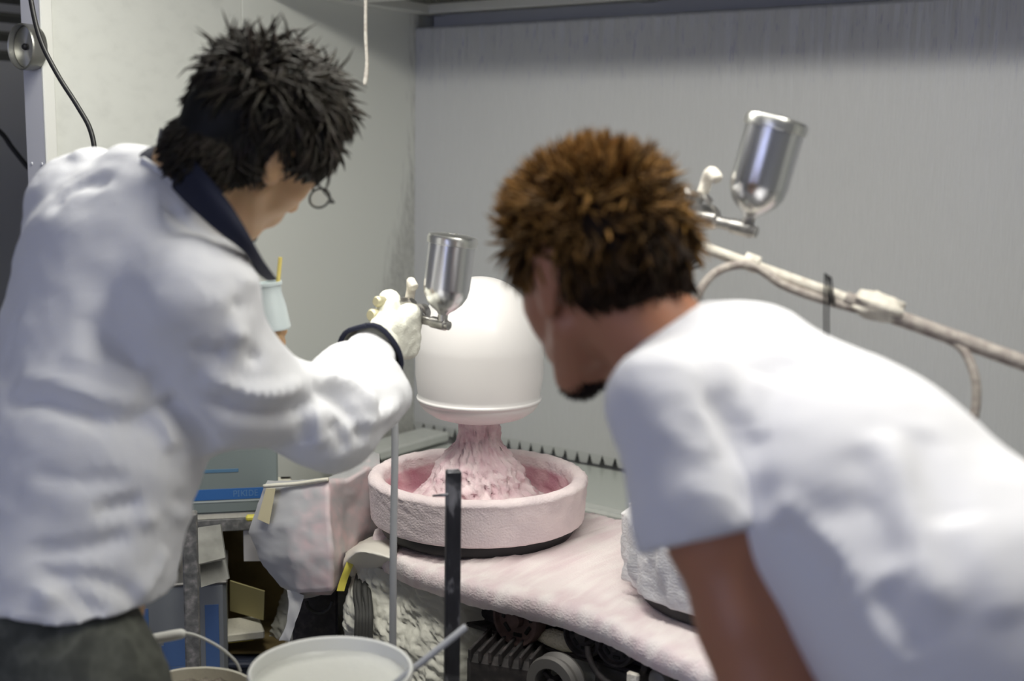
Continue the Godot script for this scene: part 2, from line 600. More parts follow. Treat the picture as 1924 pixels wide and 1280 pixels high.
func person_coat() -> void:
	var hc := P(488, 268, 1.70)
	var b := axes(Vector3(.48, -.58, -.64), Vector3(.66, .70, -.22))
	var nb := P(318, 372, 1.72)
	var ls := P(162, 398, 1.84)
	var rs := P(368, 552, 1.64)
	var pel := P(108, 1262, 1.69)
	var c1 := P(222, 520, 1.76)
	var c2 := P(168, 850, 1.73)
	var c3 := P(104, 1210, 1.69)
	var fw := Vector3(.6, 0, -.8)
	var rt := Vector3(.8, 0, .6)
	var el := P(606, 784, 1.84)
	var root := thing("person", "person in a long-sleeved white work coat, holding a spray gun with a gloved hand", "person", Vector3(pel.x, 0, pel.z))
	# skin: one continuous figure
	var g := gun_frame(0)
	var wr: Vector3 = g.origin + g.basis * Vector3(.028, -.046, .085)
	var lel := P(205, 640, 2.02)
	var lwr := P(396, 668, 2.07)
	var m := MB.new()
	var f := Field.new()
	f.k = .04
	var mid := (ls + rs) / 2
	f.cap(c1 - UPV * .02, c2, .1, .1, fw, 1.2)
	f.cap(c2, pel, .1, .105)
	f.cap(ls, rs, .05, .05)
	f.cap(nb - UPV * .02, mid, .06, .07)
	limbs(f, [[rs, .048], [P(425, 720, 1.72), .045], [el, .04], [wr, .03]])
	limbs(f, [[ls, .048], [lel, .042], [lwr, .03]])
	var knees := []
	for s in [-1.0, 1.0]:
		var hip: Vector3 = pel + rt * (s * .09)
		var kn = Vector3(hip.x, .5, hip.z) + fw * .05 + rt * (s * .03)
		var an = Vector3(hip.x, .08, hip.z) + rt * (s * .05)
		knees.append([hip, kn, an])
		limbs(f, [[hip, .08], [kn, .055], [an, .04]])
	f.mesh(m, .014)
	var h := Field.new()
	head_shape(h, hc, b, nb)
	h.mesh(m, .0045)
	var lh := Field.new()
	hand_shape(lh, lwr, P(490, 648, 2.07) - lwr, Vector3(.1, .5, .8), Vector3(0, .8, -.5), [30, 55, 45])
	lh.mesh(m, .004)
	obj("body", m, M.skin_a, root, -1.0, "light skin of the face and neck")
	eyes(root, hc, b)
	# goatee
	var go := MB.new()
	locks(go, hc, b, Vector3(.0225, .02, .0225), Vector3(0, -.1, .066), 700, func(d): return d.y < .35 and d.z > -.85,
		func(d, rg): return [d + Vector3(0, -1.2, .2), rg.randf_range(.008, .014), Vector3.ZERO], func(_t, _d, _k): return Color(.02, .017, .014), 5, .0022)
	obj("goatee", go, M.hair, root)
	# hair
	m = MB.new()
	var hf := Field.new()
	hf.k = .03
	hf.cap(hc + b * Vector3(0, .033, -.036), hc + b * Vector3(0, .034, .02), .0795, .077)
	hf.cap(hc + b * Vector3(0, -.02, -.052), hc + b * Vector3(0, -.06, -.05), .066, .052)
	hf.cuts.append([hc + b * Vector3(0, -.005, .045), (b * Vector3(0, -.75, .66)).normalized()])
	hf.mesh(m, .009, func(_p): return Color(.011, .0095, .008))
	var nz := noise(11, 2.0, 2)
	var tone := func(t, d, k): return Color(.010, .0088, .0075).lerp(Color(.05, .042, .033), clampf(t * .35 + k * .35 + nz.get_noise_3dv(d * 2.5) * .3, 0, 1))
	var keep := func(d): return d.z < .55 + d.y * .7 and d.y > -.75 and not (d.y < -.1 and d.z > .0)
	var style := func(d, rg):
		var c := Vector3(0, .75, -.66)
		var flow: Vector3 = (d * 1.05 - c * .9)
		flow -= d * flow.dot(d) * .95
		if d.y < .1 and d.z < .2: flow += Vector3(0, -.8, -.05)
		var j := Vector3(nz.get_noise_3dv(d * 1.5), nz.get_noise_3dv(d * 1.5 + Vector3(9, 0, 0)), nz.get_noise_3dv(d * 1.5 + Vector3(0, 9, 0)))
		flow += j * 1.5
		flow -= d * flow.dot(d) * .9
		flow += d * (.22 + .14 * maxf(d.y, 0)) + Vector3(rg.randf_range(-.1, .1), rg.randf_range(-.1, .1), rg.randf_range(-.1, .1))
		return [flow, rg.randf_range(.044, .07) * (.62 if d.z > .35 or (d.y < .25 and d.z > -.1) else 1.0), j * 1.2 - d * 1.25]
	locks(m, hc, b, Vector3(.085, .095, .103), Vector3(0, .022, -.008), 9500, keep, style, tone, 3, .0032)
	locks(m, hc, b, Vector3(.064, .055, .052), Vector3(0, -.045, -.045), 2200, func(d): return d.z < .15 and d.y > -.9, func(d, rg):
		return [Vector3(d.x * .25, -1, -.15) + d * .2 + Vector3(rg.randf_range(-.15, .15), 0, rg.randf_range(-.15, .15)), rg.randf_range(.018, .034), Vector3(0, 0, .1)], tone, 8, .0034)
	obj("hair", m, M.hair, root, -1.0, "messy near-black hair")
	# glasses
	var gl := MB.new()
	for s in [-1.0, 1.0]:
		var ring := []
		for k in 21:
			var an := TAU * k / 20
			ring.append(hc + b * Vector3(s * .034 + cos(an) * .022, .0 + sin(an) * .015, .112 - absf(cos(an) * s + 1.0) * .0))
		tube(gl, ring, .0016, 6, false)
		tube(gl, [hc + b * Vector3(s * .059, .004, .112), hc + b * Vector3(s * .082, .006, .1), hc + b * Vector3(s * .084, .012, .0), hc + b * Vector3(s * .078, -.006, -.022)], .0018, 6)
	tube(gl, [hc + b * Vector3(-.01, .003, .112), hc + b * Vector3(0, .007, .116), hc + b * Vector3(.01, .003, .112)], .0016, 6)
	var go2 := obj("glasses", gl, M.black_plastic, root, -1.0, "thin dark-rimmed glasses")
	for s in [-1.0, 1.0]:
		var le := MB.new()
		var cc := le.add(hc + b * Vector3(s * .034, 0, .113))
		for k in 20: le.add(hc + b * Vector3(s * .034 + cos(TAU * k / 20) * .024, sin(TAU * k / 20) * .016, .112))
		for k in 20: le.tri(cc, cc + 1 + k, cc + 1 + (k + 1) % 20)
		obj("lens", le, M.glass, go2)
	# trousers
	m = MB.new()
	f = Field.new()
	f.k = .05
	f.cap(pel + UPV * .06, pel - UPV * .05, .108, .12)
	for k in knees: limbs(f, [[k[0], .098], [k[1], .078], [k[2] + UPV * .02, .075]])
	f.cuts.append([Vector3(0, .05, 0), Vector3.DOWN])
	f.mesh(m, .014)
	crumple(m, .008, 7.0, 31)
	obj("trousers", m, M.trousers_a, root, -1.0, "stained dark grey work trousers")
	for k in knees:
		m = MB.new()
		shoe(m, k[2] - UPV * .08, fw)
		obj("shoe", m, M.rubber, root)
	# coat
	m = MB.new()
	f = Field.new()
	f.k = .05
	f.cap(ls, rs, .072, .07)
	f.cap(nb + (mid - nb) * .12, mid, .074, .088)
	f.cap(c1, c2, .146, .152, fw, 1.1)
	f.cap(c2, c3, .152, .148, fw, 1.08)
	f.cap(P(185, 385, 1.82), P(120, 800, 1.78), .07, .11)
	f.cap(rs, P(425, 720, 1.72), .07, .082)
	f.cap(P(425, 720, 1.72), el, .082, .06)
	f.cap(el, el + (wr - el) * .45 + Vector3(.006, -.006, 0), .064, .058)
	f.cap(el + (wr - el) * .45 + Vector3(.006, -.006, 0), wr - (wr - el).normalized() * .035, .058, .043)
	f.cap(el + Vector3(.02, -.02, 0), P(738, 742, 1.97), .05, .03)
	f.cap(ls, lel, .07, .065)
	f.cap(lel, lwr, .065, .048)
	f.cap(P(600, 815, 1.80), P(650, 795, 1.86), .03, .03)
	f.cap(P(252, 352, 1.74), P(300, 405, 1.70), .044, .06)
	f.cuts.append([P(190, 1193, 1.545), (Vector3.DOWN + Vector3(-.05, 0, 0)).normalized()])
	f.cap(pel - UPV * .06, pel + UPV * .09, .095, .095, fw, 1.0, true)
	f.mesh(m, .0085)
	crumple(m, .006, 5.5, 41, Vector3(1, 1.5, 1))
	crumple(m, .0025, 17.0, 42)
	folds(m, f, [
		[[0, 757, 70, 745, 150, 772, 240, 792, 325, 775], .016, -.017],
		[[20, 720, 90, 722, 180, 750, 290, 765], .02, .009],
		[[300, 745, 330, 775, 372, 815, 405, 850], .015, -.02],
		[[285, 770, 312, 800, 322, 850], .012, .012],
		[[120, 655, 200, 690, 290, 730], .018, .006],
		[[150, 590, 210, 640, 270, 690], .014, -.005],
		[[60, 890, 150, 905, 250, 900], .012, -.006],
		[[160, 965, 250, 950, 340, 945, 392, 920], .012, -.011],
		[[180, 985, 280, 975, 370, 955], .012, .008],
		[[40, 1030, 120, 1035, 190, 1025, 250, 1005], .012, -.009],
		[[80, 1080, 180, 1090, 270, 1125], .012, -.009],
		[[20, 1060, 90, 1120, 180, 1180], .014, .012],
		[[60, 1060, 130, 1115, 200, 1165], .011, -.008],
		[[250, 1130, 295, 1075, 312, 1030], .013, .01],
		[[40, 560, 20, 640, 8, 700], .006, -.005],
		[[370, 690, 450, 735, 520, 738, 575, 715], .013, .014],
		[[380, 735, 460, 770, 545, 775, 610, 745], .014, -.012],
		[[350, 640, 410, 668, 480, 672, 560, 640], .011, -.012],
		[[385, 610, 450, 630, 520, 610], .011, .009],
		[[400, 545, 450, 575, 510, 580], .01, -.008],
		[[430, 490, 470, 530, 500, 545], .01, .006],
		[[585, 725, 630, 745, 665, 790, 690, 835], .013, -.016],
		[[600, 705, 660, 725, 700, 775], .013, .012],
		[[640, 690, 690, 735, 700, 790], .011, .008],
		[[650, 800, 705, 790, 760, 755], .012, .012],
		[[590, 760, 596, 800, 600, 845], .012, .009],
		[[560, 760, 570, 800, 580, 840], .014, -.007],
		[[620, 790, 640, 820, 650, 850], .01, -.009],
		[[300, 880, 340, 960, 345, 1040], .015, .008],
		[[130, 300, 190, 288, 260, 300], .02, .008],
		[[90, 400, 150, 350, 210, 345], .014, -.006],
		[[240, 300, 330, 400, 430, 465], .008, -.007]])
	obj("coat", m, M.coat, root, -1.0, "loose white work coat with creases at waist and elbow")
	# neckline of the coat and navy collar inside it
	var line := []
	for q in [[268, 300], [300, 322], [340, 360], [400, 414], [455, 462], [486, 505], [500, 545]]:
		var at := f.hit(CAM, ray(q[0], q[1]))
		if at.distance_to(nb) < .4: line.append(at)
	line = smooth(line, 5)
	obj("neckline_hem", tb(line, .0045, 6), M.coat, root)
	m = MB.new()
	var top := smooth([P(300, 240, 1.80), P(312, 250, 1.70), P(368, 305, 1.60), P(425, 372, 1.585), P(462, 430, 1.605), P(490, 482, 1.66), P(512, 522, 1.73)], 6)
	var low := smooth([P(290, 300, 1.80), P(292, 312, 1.72), P(338, 368, 1.615), P(405, 430, 1.59), P(462, 474, 1.61), P(488, 512, 1.67), P(510, 528, 1.73)], 6)
	for side in [0.0, 1.0]:
		var s := m.v.size()
		for k in top.size():
			var out: Vector3 = (top[k] - nb) * Vector3(1, 0, 1)
			for j in 5:
				var w := j / 4.0
				m.add(top[k].lerp(low[k], w) - out.normalized() * (.006 * side) + out.normalized() * sin(w * PI) * .008)
		for k in top.size() - 1:
			for j in 4:
				var a := s + k * 5 + j
				if side > 0: m.quad(a, a + 1, a + 6, a + 5)
				else: m.quad(a, a + 5, a + 6, a + 1)
	var half := m.v.size() / 2
	for k in top.size() - 1:
		for j in [0, 4]: m.quad(k * 5 + j, k * 5 + 5 + j, half + k * 5 + 5 + j, half + k * 5 + j)
	f = Field.new()
	f.k = .03
	f.cap(nb + (hc - nb) * .22, nb, .06, .068)
	f.cap(nb, nb + (mid - nb) * .6, .068, .07)
	f.cap(mid + fw * .05, c2 + fw * .03, .08, .08)
	f.mesh(m, .012)
	obj("navy_shirt", m, M.navy, root, -1.0, "dark navy shirt collar")
	# glove on the right hand
	m = MB.new()
	f = Field.new()
	hand_shape(f, wr, g.basis * Vector3(-.04, .22, -1), g.basis * Vector3(-1, 0, 0), g.basis * Vector3(0, 1, .2), [48, 72, 50], .0062)
	f.mesh(m, .0042)
	crumple(m, .004, 30.0, 51)
	var gv := obj("glove", m, M.glove, root, -1.0, "off-white cotton work glove with a flared navy-bound cuff")
	m = MB.new()
	var back: Vector3 = (el - wr).normalized()
	var cbs := axes(back.cross(UPV).normalized(), back)
	lathe(m, [Vector2(.032, -.02), Vector2(.035, .0), Vector2(.041, .02), Vector2(.05, .045), Vector2(.057, .068), Vector2(.054, .068), Vector2(.047, .045), Vector2(.038, .02), Vector2(.03, .0)], wr - back * .012, Basis(cbs.x, back, cbs.x.cross(back)), 32,
		func(q, an, _v): return q * Vector3(1 + .05 * sin(an * 5.0), 1, 1 + .05 * cos(an * 3.0)))
	var cuff := obj("cuff", m, M.glove, gv)
	var ring2 := []
	for k in 33:
		var an := TAU * k / 32
		ring2.append(wr - back * .012 + back * .068 + (cbs.x * cos(an) * (1 + .05 * sin(an * 5.0)) + cbs.x.cross(back) * sin(an) * (1 + .05 * cos(an * 3.0))) * .0555)
	obj("binding", tb(ring2, .0048, 6, false), M.navy, gv)

func person_tee() -> void:
	var hc := P(1122, 522, 1.40)
	var b := axes(Vector3(-.52, -.34, -.78), Vector3(-.24, .91, -.32))
	var nb := P(1290, 700, 1.37)
	var ls := P(1252, 765, 1.25)
	var rs := P(1475, 745, 1.50)
	var lum := P(1850, 1165, 1.20)
	var pel := P(2010, 1440, 1.16)
	var lf := Vector3(-.66, 0, .75)
	var mid := (ls + rs) / 2
	var sp := (mid - lum).normalized()
	var cn := sp.cross(lf).normalized()
	var el := P(1452, 1300, 1.20)
	var hd := Vector3(-.75, 0, -.66)
	var root := thing("person", "person in a white short-sleeved T-shirt bending forward, brown hair with lighter tips", "person", Vector3(pel.x, 0, pel.z))
	var legs := []
	for s in [-1.0, 1.0]:
		var hip: Vector3 = pel - lf * (s * .09)
		var kn = Vector3(hip.x, .5, hip.z) + hd * .13 - lf * (s * .03)
		var an = Vector3(hip.x, .08, hip.z) + hd * .02 - lf * (s * .05)
		legs.append([hip, kn, an])
	var lwr: Vector3 = legs[0][1] + Vector3(-.03, .3, .02) - hd * .05 + lf * .03
	var rel := rs + Vector3(.09, -.25, .02)
	var rwr: Vector3 = legs[1][1] + Vector3(0, .29, 0) - hd * .04
	var m := MB.new()
	var f := Field.new()
	f.k = .04
	f.cap(mid - sp * .06, lum, .112, .112, cn, 1.25)
	f.cap(lum, pel, .112, .12)
	f.cap(ls, rs, .045, .045)
	f.cap(nb, mid, .06, .07)
	limbs(f, [[P(1270, 790, 1.25), .03], [P(1325, 930, 1.23), .036], [P(1345, 1000, 1.225), .042], [P(1405, 1170, 1.21), .042], [el, .04], [el + (lwr - el) * .35, .043], [lwr, .029]])
	limbs(f, [[rs, .05], [rel, .042], [rwr, .028]])
	for k in legs: limbs(f, [[k[0], .08], [k[1], .055], [k[2], .04]])
	f.mesh(m, .0095)
	var h := Field.new()
	head_shape(h, hc, b, nb)
	h.mesh(m, .0045)
	for w in [[lwr, lwr - el, -1.0], [rwr, rwr - rel, 1.0]]:
		var lh := Field.new()
		hand_shape(lh, w[0], w[1].normalized() + hd * .35, Vector3(0, -.6, 0) + hd * -.8, lf * (w[2] * 1.0), [22, 35, 30])
		lh.mesh(m, .0045)
	obj("body", m, M.skin_b, root, -1.0, "tanned skin of arm, neck and jaw")
	eyes(root, hc, b)
	var go := MB.new()
	locks(go, hc, b, Vector3(.0225, .02, .0225), Vector3(0, -.1, .066), 700, func(d): return d.y < .35 and d.z > -.85,
		func(d, rg): return [d + Vector3(0, -1.2, .2), rg.randf_range(.008, .014), Vector3.ZERO], func(_t, _d, _k): return Color(.02, .014, .01), 6, .0022)
	obj("goatee", go, M.hair, root)
	# hair: dark brown, bleached towards the tips, standing up on top
	m = MB.new()
	var hf := Field.new()
	hf.k = .03
	hf.cap(hc + b * Vector3(0, .036, -.036), hc + b * Vector3(0, .036, .018), .0785, .076)
	hf.cap(hc + b * Vector3(0, .01, -.045), hc + b * Vector3(0, -.02, -.047), .066, .054)
	hf.cuts.append([hc + b * Vector3(0, .0, .055), (b * Vector3(0, -.6, .8)).normalized()])
	hf.mesh(m, .009, func(_p): return Color(.022, .013, .008))
	var nz := noise(21, 2.6, 2)
	var tone := func(t, d, k):
		var gold: float = smoothstep(-.1, .75, d.y + .35 * absf(d.x) + nz.get_noise_3dv(d * 3.0) * .5)
		return Color(.018, .011, .007).lerp(Color(.38, .2, .058), clampf(t * (.15 + .85 * k) * gold * 1.15, 0, 1))
	var keep := func(d): return d.z < .5 + d.y * .8 and d.y > -.42 and not (d.y < .05 and d.z > -.2)
	var style := func(d, rg):
		var flow: Vector3 = d * (.55 + 1.5 * maxf(d.y - .3, 0.0)) + Vector3(0, -.75 + 1.3 * maxf(d.y, 0.0), -.05)
		var j := Vector3(nz.get_noise_3dv(d * 1.5), nz.get_noise_3dv(d * 1.5 + Vector3(9, 0, 0)), nz.get_noise_3dv(d * 1.5 + Vector3(0, 9, 0)))
		flow += j * 1.2 + Vector3(rg.randf_range(-.08, .08), rg.randf_range(-.08, .08), rg.randf_range(-.08, .08))
		flow -= d * flow.dot(d) * (.35 if d.y < .5 else .0)
		if d.y < .0 and d.z < .1: flow += Vector3(0, -.7, -.2)
		return [flow, rg.randf_range(.032, .052) + .006 * maxf(d.y, 0.0), j * .8 - d * (.95 if d.y < .55 else .5)]
	locks(m, hc, b, Vector3(.081, .092, .098), Vector3(0, .022, -.01), 10000, keep, style, tone, 4, .0029)
	locks(m, hc, b, Vector3(.062, .05, .056), Vector3(0, -.005, -.048), 2000, func(d): return d.z < -.1 and d.y > -.75, func(d, rg):
		return [Vector3(d.x * .25, -1, -.1) + d * .15 + Vector3(rg.randf_range(-.12, .12), 0, rg.randf_range(-.12, .12)), rg.randf_range(.01, .018), Vector3.ZERO], tone, 9, .003)
	obj("hair", m, M.hair_b, root, -1.0, "short brown hair with bleached golden tips")
	# trousers and shoes, below the picture
	m = MB.new()
	f = Field.new()
	f.k = .05
	f.cap(pel + UPV * .06, pel, .13, .135)
	for k in legs: limbs(f, [[k[0], .1], [k[1], .078], [k[2] + UPV * .02, .075]])
	f.cuts.append([Vector3(0, .05, 0), Vector3.DOWN])
	f.mesh(m, .016)
	obj("trousers", m, M.trousers_b, root)
	for k in legs:
		m = MB.new()
		shoe(m, k[2] - UPV * .08, hd)
		obj("shoe", m, M.rubber, root)
	# T-shirt
	m = MB.new()
	f = Field.new()
	f.k = .05
	f.cap(ls + (rs - ls) * .1, rs, .06, .066)
	f.cap(mid - sp * .02, P(1600, 930, 1.28), .132, .142, cn, 1.12)
	f.cap(P(1600, 930, 1.28), lum, .142, .145, cn, 1.1)
	f.cap(lum, pel, .14, .15)
	f.cap(P(1285, 698, 1.36), mid, .058, .09)
	f.cap(P(1560, 980, 1.24), P(1760, 1180, 1.17), .10, .12)
	f.cap(P(1238, 765, 1.25), P(1300, 980, 1.225), .052, .055)
	f.cap(P(1300, 980, 1.225), P(1330, 1080, 1.22), .055, .055)
	f.cap(rs, rel + (rs - rel) * .35, .07, .062)
	var arm := (P(1345, 1080, 1.22) - P(1262, 780, 1.25)).normalized()
	var hem := P(1330, 1012, 1.18)
	var along: Vector3 = (P(1430, 992, 1.2) - P(1228, 1042, 1.2)).normalized()
	var hn := along.cross((P(1330, 1012, 1.28) - hem).normalized()).normalized()
	if hn.dot(arm) < 0: hn = -hn
	hn = (hn + arm * .25).normalized()
	# the sleeve is meshed on its own so that its hem does not cut the trunk
	var trunk := Field.new()
	trunk.k = .05
	for k in [0, 1, 2, 3, 4, 5, 8]:
		trunk.a.append(f.a[k]); trunk.ba.append(f.ba[k]); trunk.ra.append(f.ra[k]); trunk.rb.append(f.rb[k]); trunk.n.append(f.n[k]); trunk.s.append(f.s[k]); trunk.bb.append(f.bb[k]); trunk.neg.append(false)
	trunk.cap(P(1238, 765, 1.25), P(1262, 850, 1.24), .05, .045)
	trunk.mesh(m, .0085)
	var sl := Field.new()
	sl.k = .03
	sl.cap(P(1240, 750, 1.25), P(1305, 980, 1.225), .05, .0545)
	sl.cap(P(1305, 980, 1.225), P(1335, 1100, 1.22), .0545, .057)
	sl.cap(P(1260, 760, 1.25), P(1330, 960, 1.225), .05, .052)
	sl.cap(P(1330, 960, 1.225), P(1365, 1100, 1.22), .052, .052)
	sl.cap(P(1305, 960, 1.225), P(1345, 1120, 1.22), .042, .05, Vector3.ZERO, 1.0, true)
	sl.cuts.append([hem, hn])
	sl.mesh(m, .0075)
	crumple(m, .004, 6.0, 61)
	var all := Field.new()
	all.k = .05
	for src in [trunk, sl]:
		for k in src.a.size():
			if src.neg[k]: continue
			all.a.append(src.a[k]); all.ba.append(src.ba[k]); all.ra.append(src.ra[k]); all.rb.append(src.rb[k]); all.n.append(src.n[k]); all.s.append(src.s[k]); all.bb.append(src.bb[k]); all.neg.append(false)
	folds(m, all, [
		[[1345, 720, 1378, 790, 1405, 880, 1430, 985], 0.0161, -0.0150],
		[[1355, 650, 1385, 715, 1400, 790], 0.0138, 0.0083],
		[[1325, 690, 1350, 750, 1380, 800], 0.0115, -0.0067],
		[[1510, 672, 1460, 705, 1435, 770, 1425, 880], .02, -.007],
		[[1440, 700, 1420, 760, 1412, 820], 0.0138, 0.0060],
		[[1150, 705, 1200, 682, 1270, 684, 1330, 720], 0.0103, -0.0053],
		[[1160, 690, 1220, 664, 1290, 668], 0.0138, 0.0045],
		[[1655, 800, 1690, 920, 1730, 1050, 1780, 1180], 0.0184, 0.0120],
		[[1620, 830, 1660, 950, 1690, 1080], 0.0230, -.005],
		[[1440, 930, 1520, 985, 1590, 1060, 1620, 1120], 0.0138, 0.0075],
		[[1450, 980, 1520, 1040, 1570, 1110], 0.0161, -0.0075],
		[[1600, 1100, 1660, 1180, 1715, 1260], 0.0161, 0.0090],
		[[1640, 1100, 1690, 1180, 1730, 1240], 0.0161, -0.0090],
		[[1225, 785, 1290, 830, 1340, 855], 0.0115, 0.0060],
		[[1270, 900, 1340, 930, 1400, 950], 0.0115, 0.0045],
		[[1310, 745, 1340, 790, 1365, 850], 0.0126, 0.0067],
		[[1500, 985, 1580, 960, 1650, 940], 0.0161, -0.0045],
		[[1730, 800, 1760, 900, 1800, 1000], 0.0207, -0.0045],
		[[1800, 960, 1850, 1060, 1900, 1180], 0.0230, 0.0053]])
	obj("t_shirt", m, M.tee, root, -1.0, "plain white cotton T-shirt")

# ---------------------------------------------------------------- spray guns
func gun_frame(which: int) -> Transform3D:
	var yaw := Basis(UPV, -.608)
	if which == 0: return Transform3D(Basis(Vector3(0, 0, 1), -.12) * yaw, P(752, 590, 2.2))
	return Transform3D(Basis(Vector3(0, 0, 1), -.24) * yaw, P(1298, 398, 1.75))

func spray_gun(which: int, label: String) -> Node3D:
	var g := gun_frame(which)
	var L := func(x, y, z): return g.origin + g.basis * Vector3(x, y, z)
	var t := thing("spray_gun", label, "spray gun", L.call(0, -.12, .02), "spray guns with silver cups")
	var zb := Basis(g.basis.x, g.basis.z, -g.basis.y)          # lathe axis along the barrel, backwards
	var m := MB.new()
	lathe(m, [Vector2(0, -.05), Vector2(.014, -.05), Vector2(.016, -.04), Vector2(.014, -.03), Vector2(.0135, .03), Vector2(.016, .035), Vector2(.016, .05), Vector2(.012, .054), Vector2(0, .054)], g.origin, zb, 20)
	box(m, L.call(0, .012, .012), Vector3(.02, .036, .055), g.basis, .006)
	box(m, L.call(.0, -.014, .022), Vector3(.022, .03, .04), g.basis, .007)
	tube(m, [L.call(.012, .02, -.012), L.call(.016, .026, -.012)], .008, 10)
	obj("body", m, M.gun_metal, t, 35.0)
	obj("nozzle", lt([Vector2(0, -.078), Vector2(.008, -.078), Vector2(.011, -.07), Vector2(.017, -.066), Vector2(.018, -.05), Vector2(0, -.048)], g.origin, zb, 20), M.gun_metal, t, 35.0)
	for k in [[.0, .0105, .085], [.024, .009, .075]]:
		var kb := lt([Vector2(0, .05), Vector2(.006, .05), Vector2(.007, k[2] - .022), Vector2(k[1], k[2] - .02), Vector2(k[1] + .0008, k[2] - .004), Vector2(k[1] - .002, k[2]), Vector2(0, k[2])], L.call(0, k[0], -.004), zb, 16)
		obj("knob", kb, M.brass if which == 0 else M.gun_metal, t, 35.0)
	m = MB.new()
	tube(m, smooth([L.call(0, .022, -.02), L.call(0, .045, -.022), L.call(.006, .058, -.012), L.call(.018, .06, .002), L.call(.03, .052, .006)], 5), [.0085, .0085, .0085, .0085, .0085, .0085, .0085, .0085, .0085, .0085, .0085, .0085, .0085, .0085, .0085, .0085, .0085, .0085, .0085, .0085, .007], 10)
	obj("hook", m, M.overspray, t, -1.0, "hook crusted with white overspray")
	m = MB.new()
	var hp := smooth([L.call(0, -.01, .022), L.call(0, -.045, .028), L.call(0, -.085, .036), L.call(0, -.108, .04)], 5)
	tube(m, hp, .0125, 14)
	obj("handle", m, M.dark_metal, t)
	obj("trigger", tb(smooth([L.call(0, .004, -.022), L.call(0, -.02, -.02), L.call(0, -.05, -.008), L.call(0, -.066, -.012)], 4), .0038, 8), M.gun_metal, t)
	m = MB.new()
	lathe(m, [Vector2(0, 0), Vector2(.0085, 0), Vector2(.0085, .012), Vector2(.0065, .013), Vector2(.0065, .024), Vector2(0, .024)], L.call(0, -.128, .044), g.basis, 12)
	obj("air_inlet", m, M.brass, t, 35.0)
	# side arm to the cup
	m = MB.new()
	var xb := Basis(g.basis.y, g.basis.x, -g.basis.z)
	lathe(m, [Vector2(0, .01), Vector2(.0125, .012), Vector2(.0125, .032), Vector2(.0085, .036), Vector2(.0085, .056), Vector2(.0105, .058), Vector2(.0105, .088), Vector2(.008, .09), Vector2(.008, .096), Vector2(0, .096)], L.call(0, -.004, -.02), xb, 16)
	lathe(m, [Vector2(.0, .0), Vector2(.009, .004), Vector2(.009, .016), Vector2(.007, .02), Vector2(.007, .03)], L.call(.08, -.004, -.02), g.basis, 16)
	obj("cup_arm", m, M.gun_metal, t, 35.0)
	m = MB.new()
	lathe(m, [Vector2(.0075, .016), Vector2(.012, .022), Vector2(.021, .028), Vector2(.0315, .038), Vector2(.0385, .051), Vector2(.041, .066), Vector2(.0412, .15), Vector2(.0395, .15), Vector2(.039, .066), Vector2(.02, .032), Vector2(.0, .03)], L.call(.08, -.004, -.02), g.basis, 40)
	var cup := obj("cup", m, M.chrome, t, 50.0, "polished silver paint cup")
	m = MB.new()
	lathe(m, [Vector2(.0414, .141), Vector2(.0442, .142), Vector2(.0446, .152), Vector2(.0425, .157), Vector2(.03, .1595), Vector2(.008, .1605), Vector2(.008, .162), Vector2(0, .162)], L.call(.08, -.004, -.02), g.basis, 40)
	obj("lid", m, M.lid_metal, t, 35.0)
	if which == 0:
		var e: Vector3 = L.call(0, -.128, .044)
		var hose := smooth([e, P(728, 745, 2.17), P(740, 775, 2.17), P(742, 850, 2.17), P(739, 1020, 2.17), P(738, 1180, 2.17), P(735, 1330, 2.16), P(700, 1700, 2.1), Vector3(-.2, .012, -2.1), Vector3(.2, .012, -2.3)], 6)
		obj("air_hose", tb(hose, .0066, 10), M.grey_hose, t, -1.0, "straight grey air hose hanging from the gun")
	return t

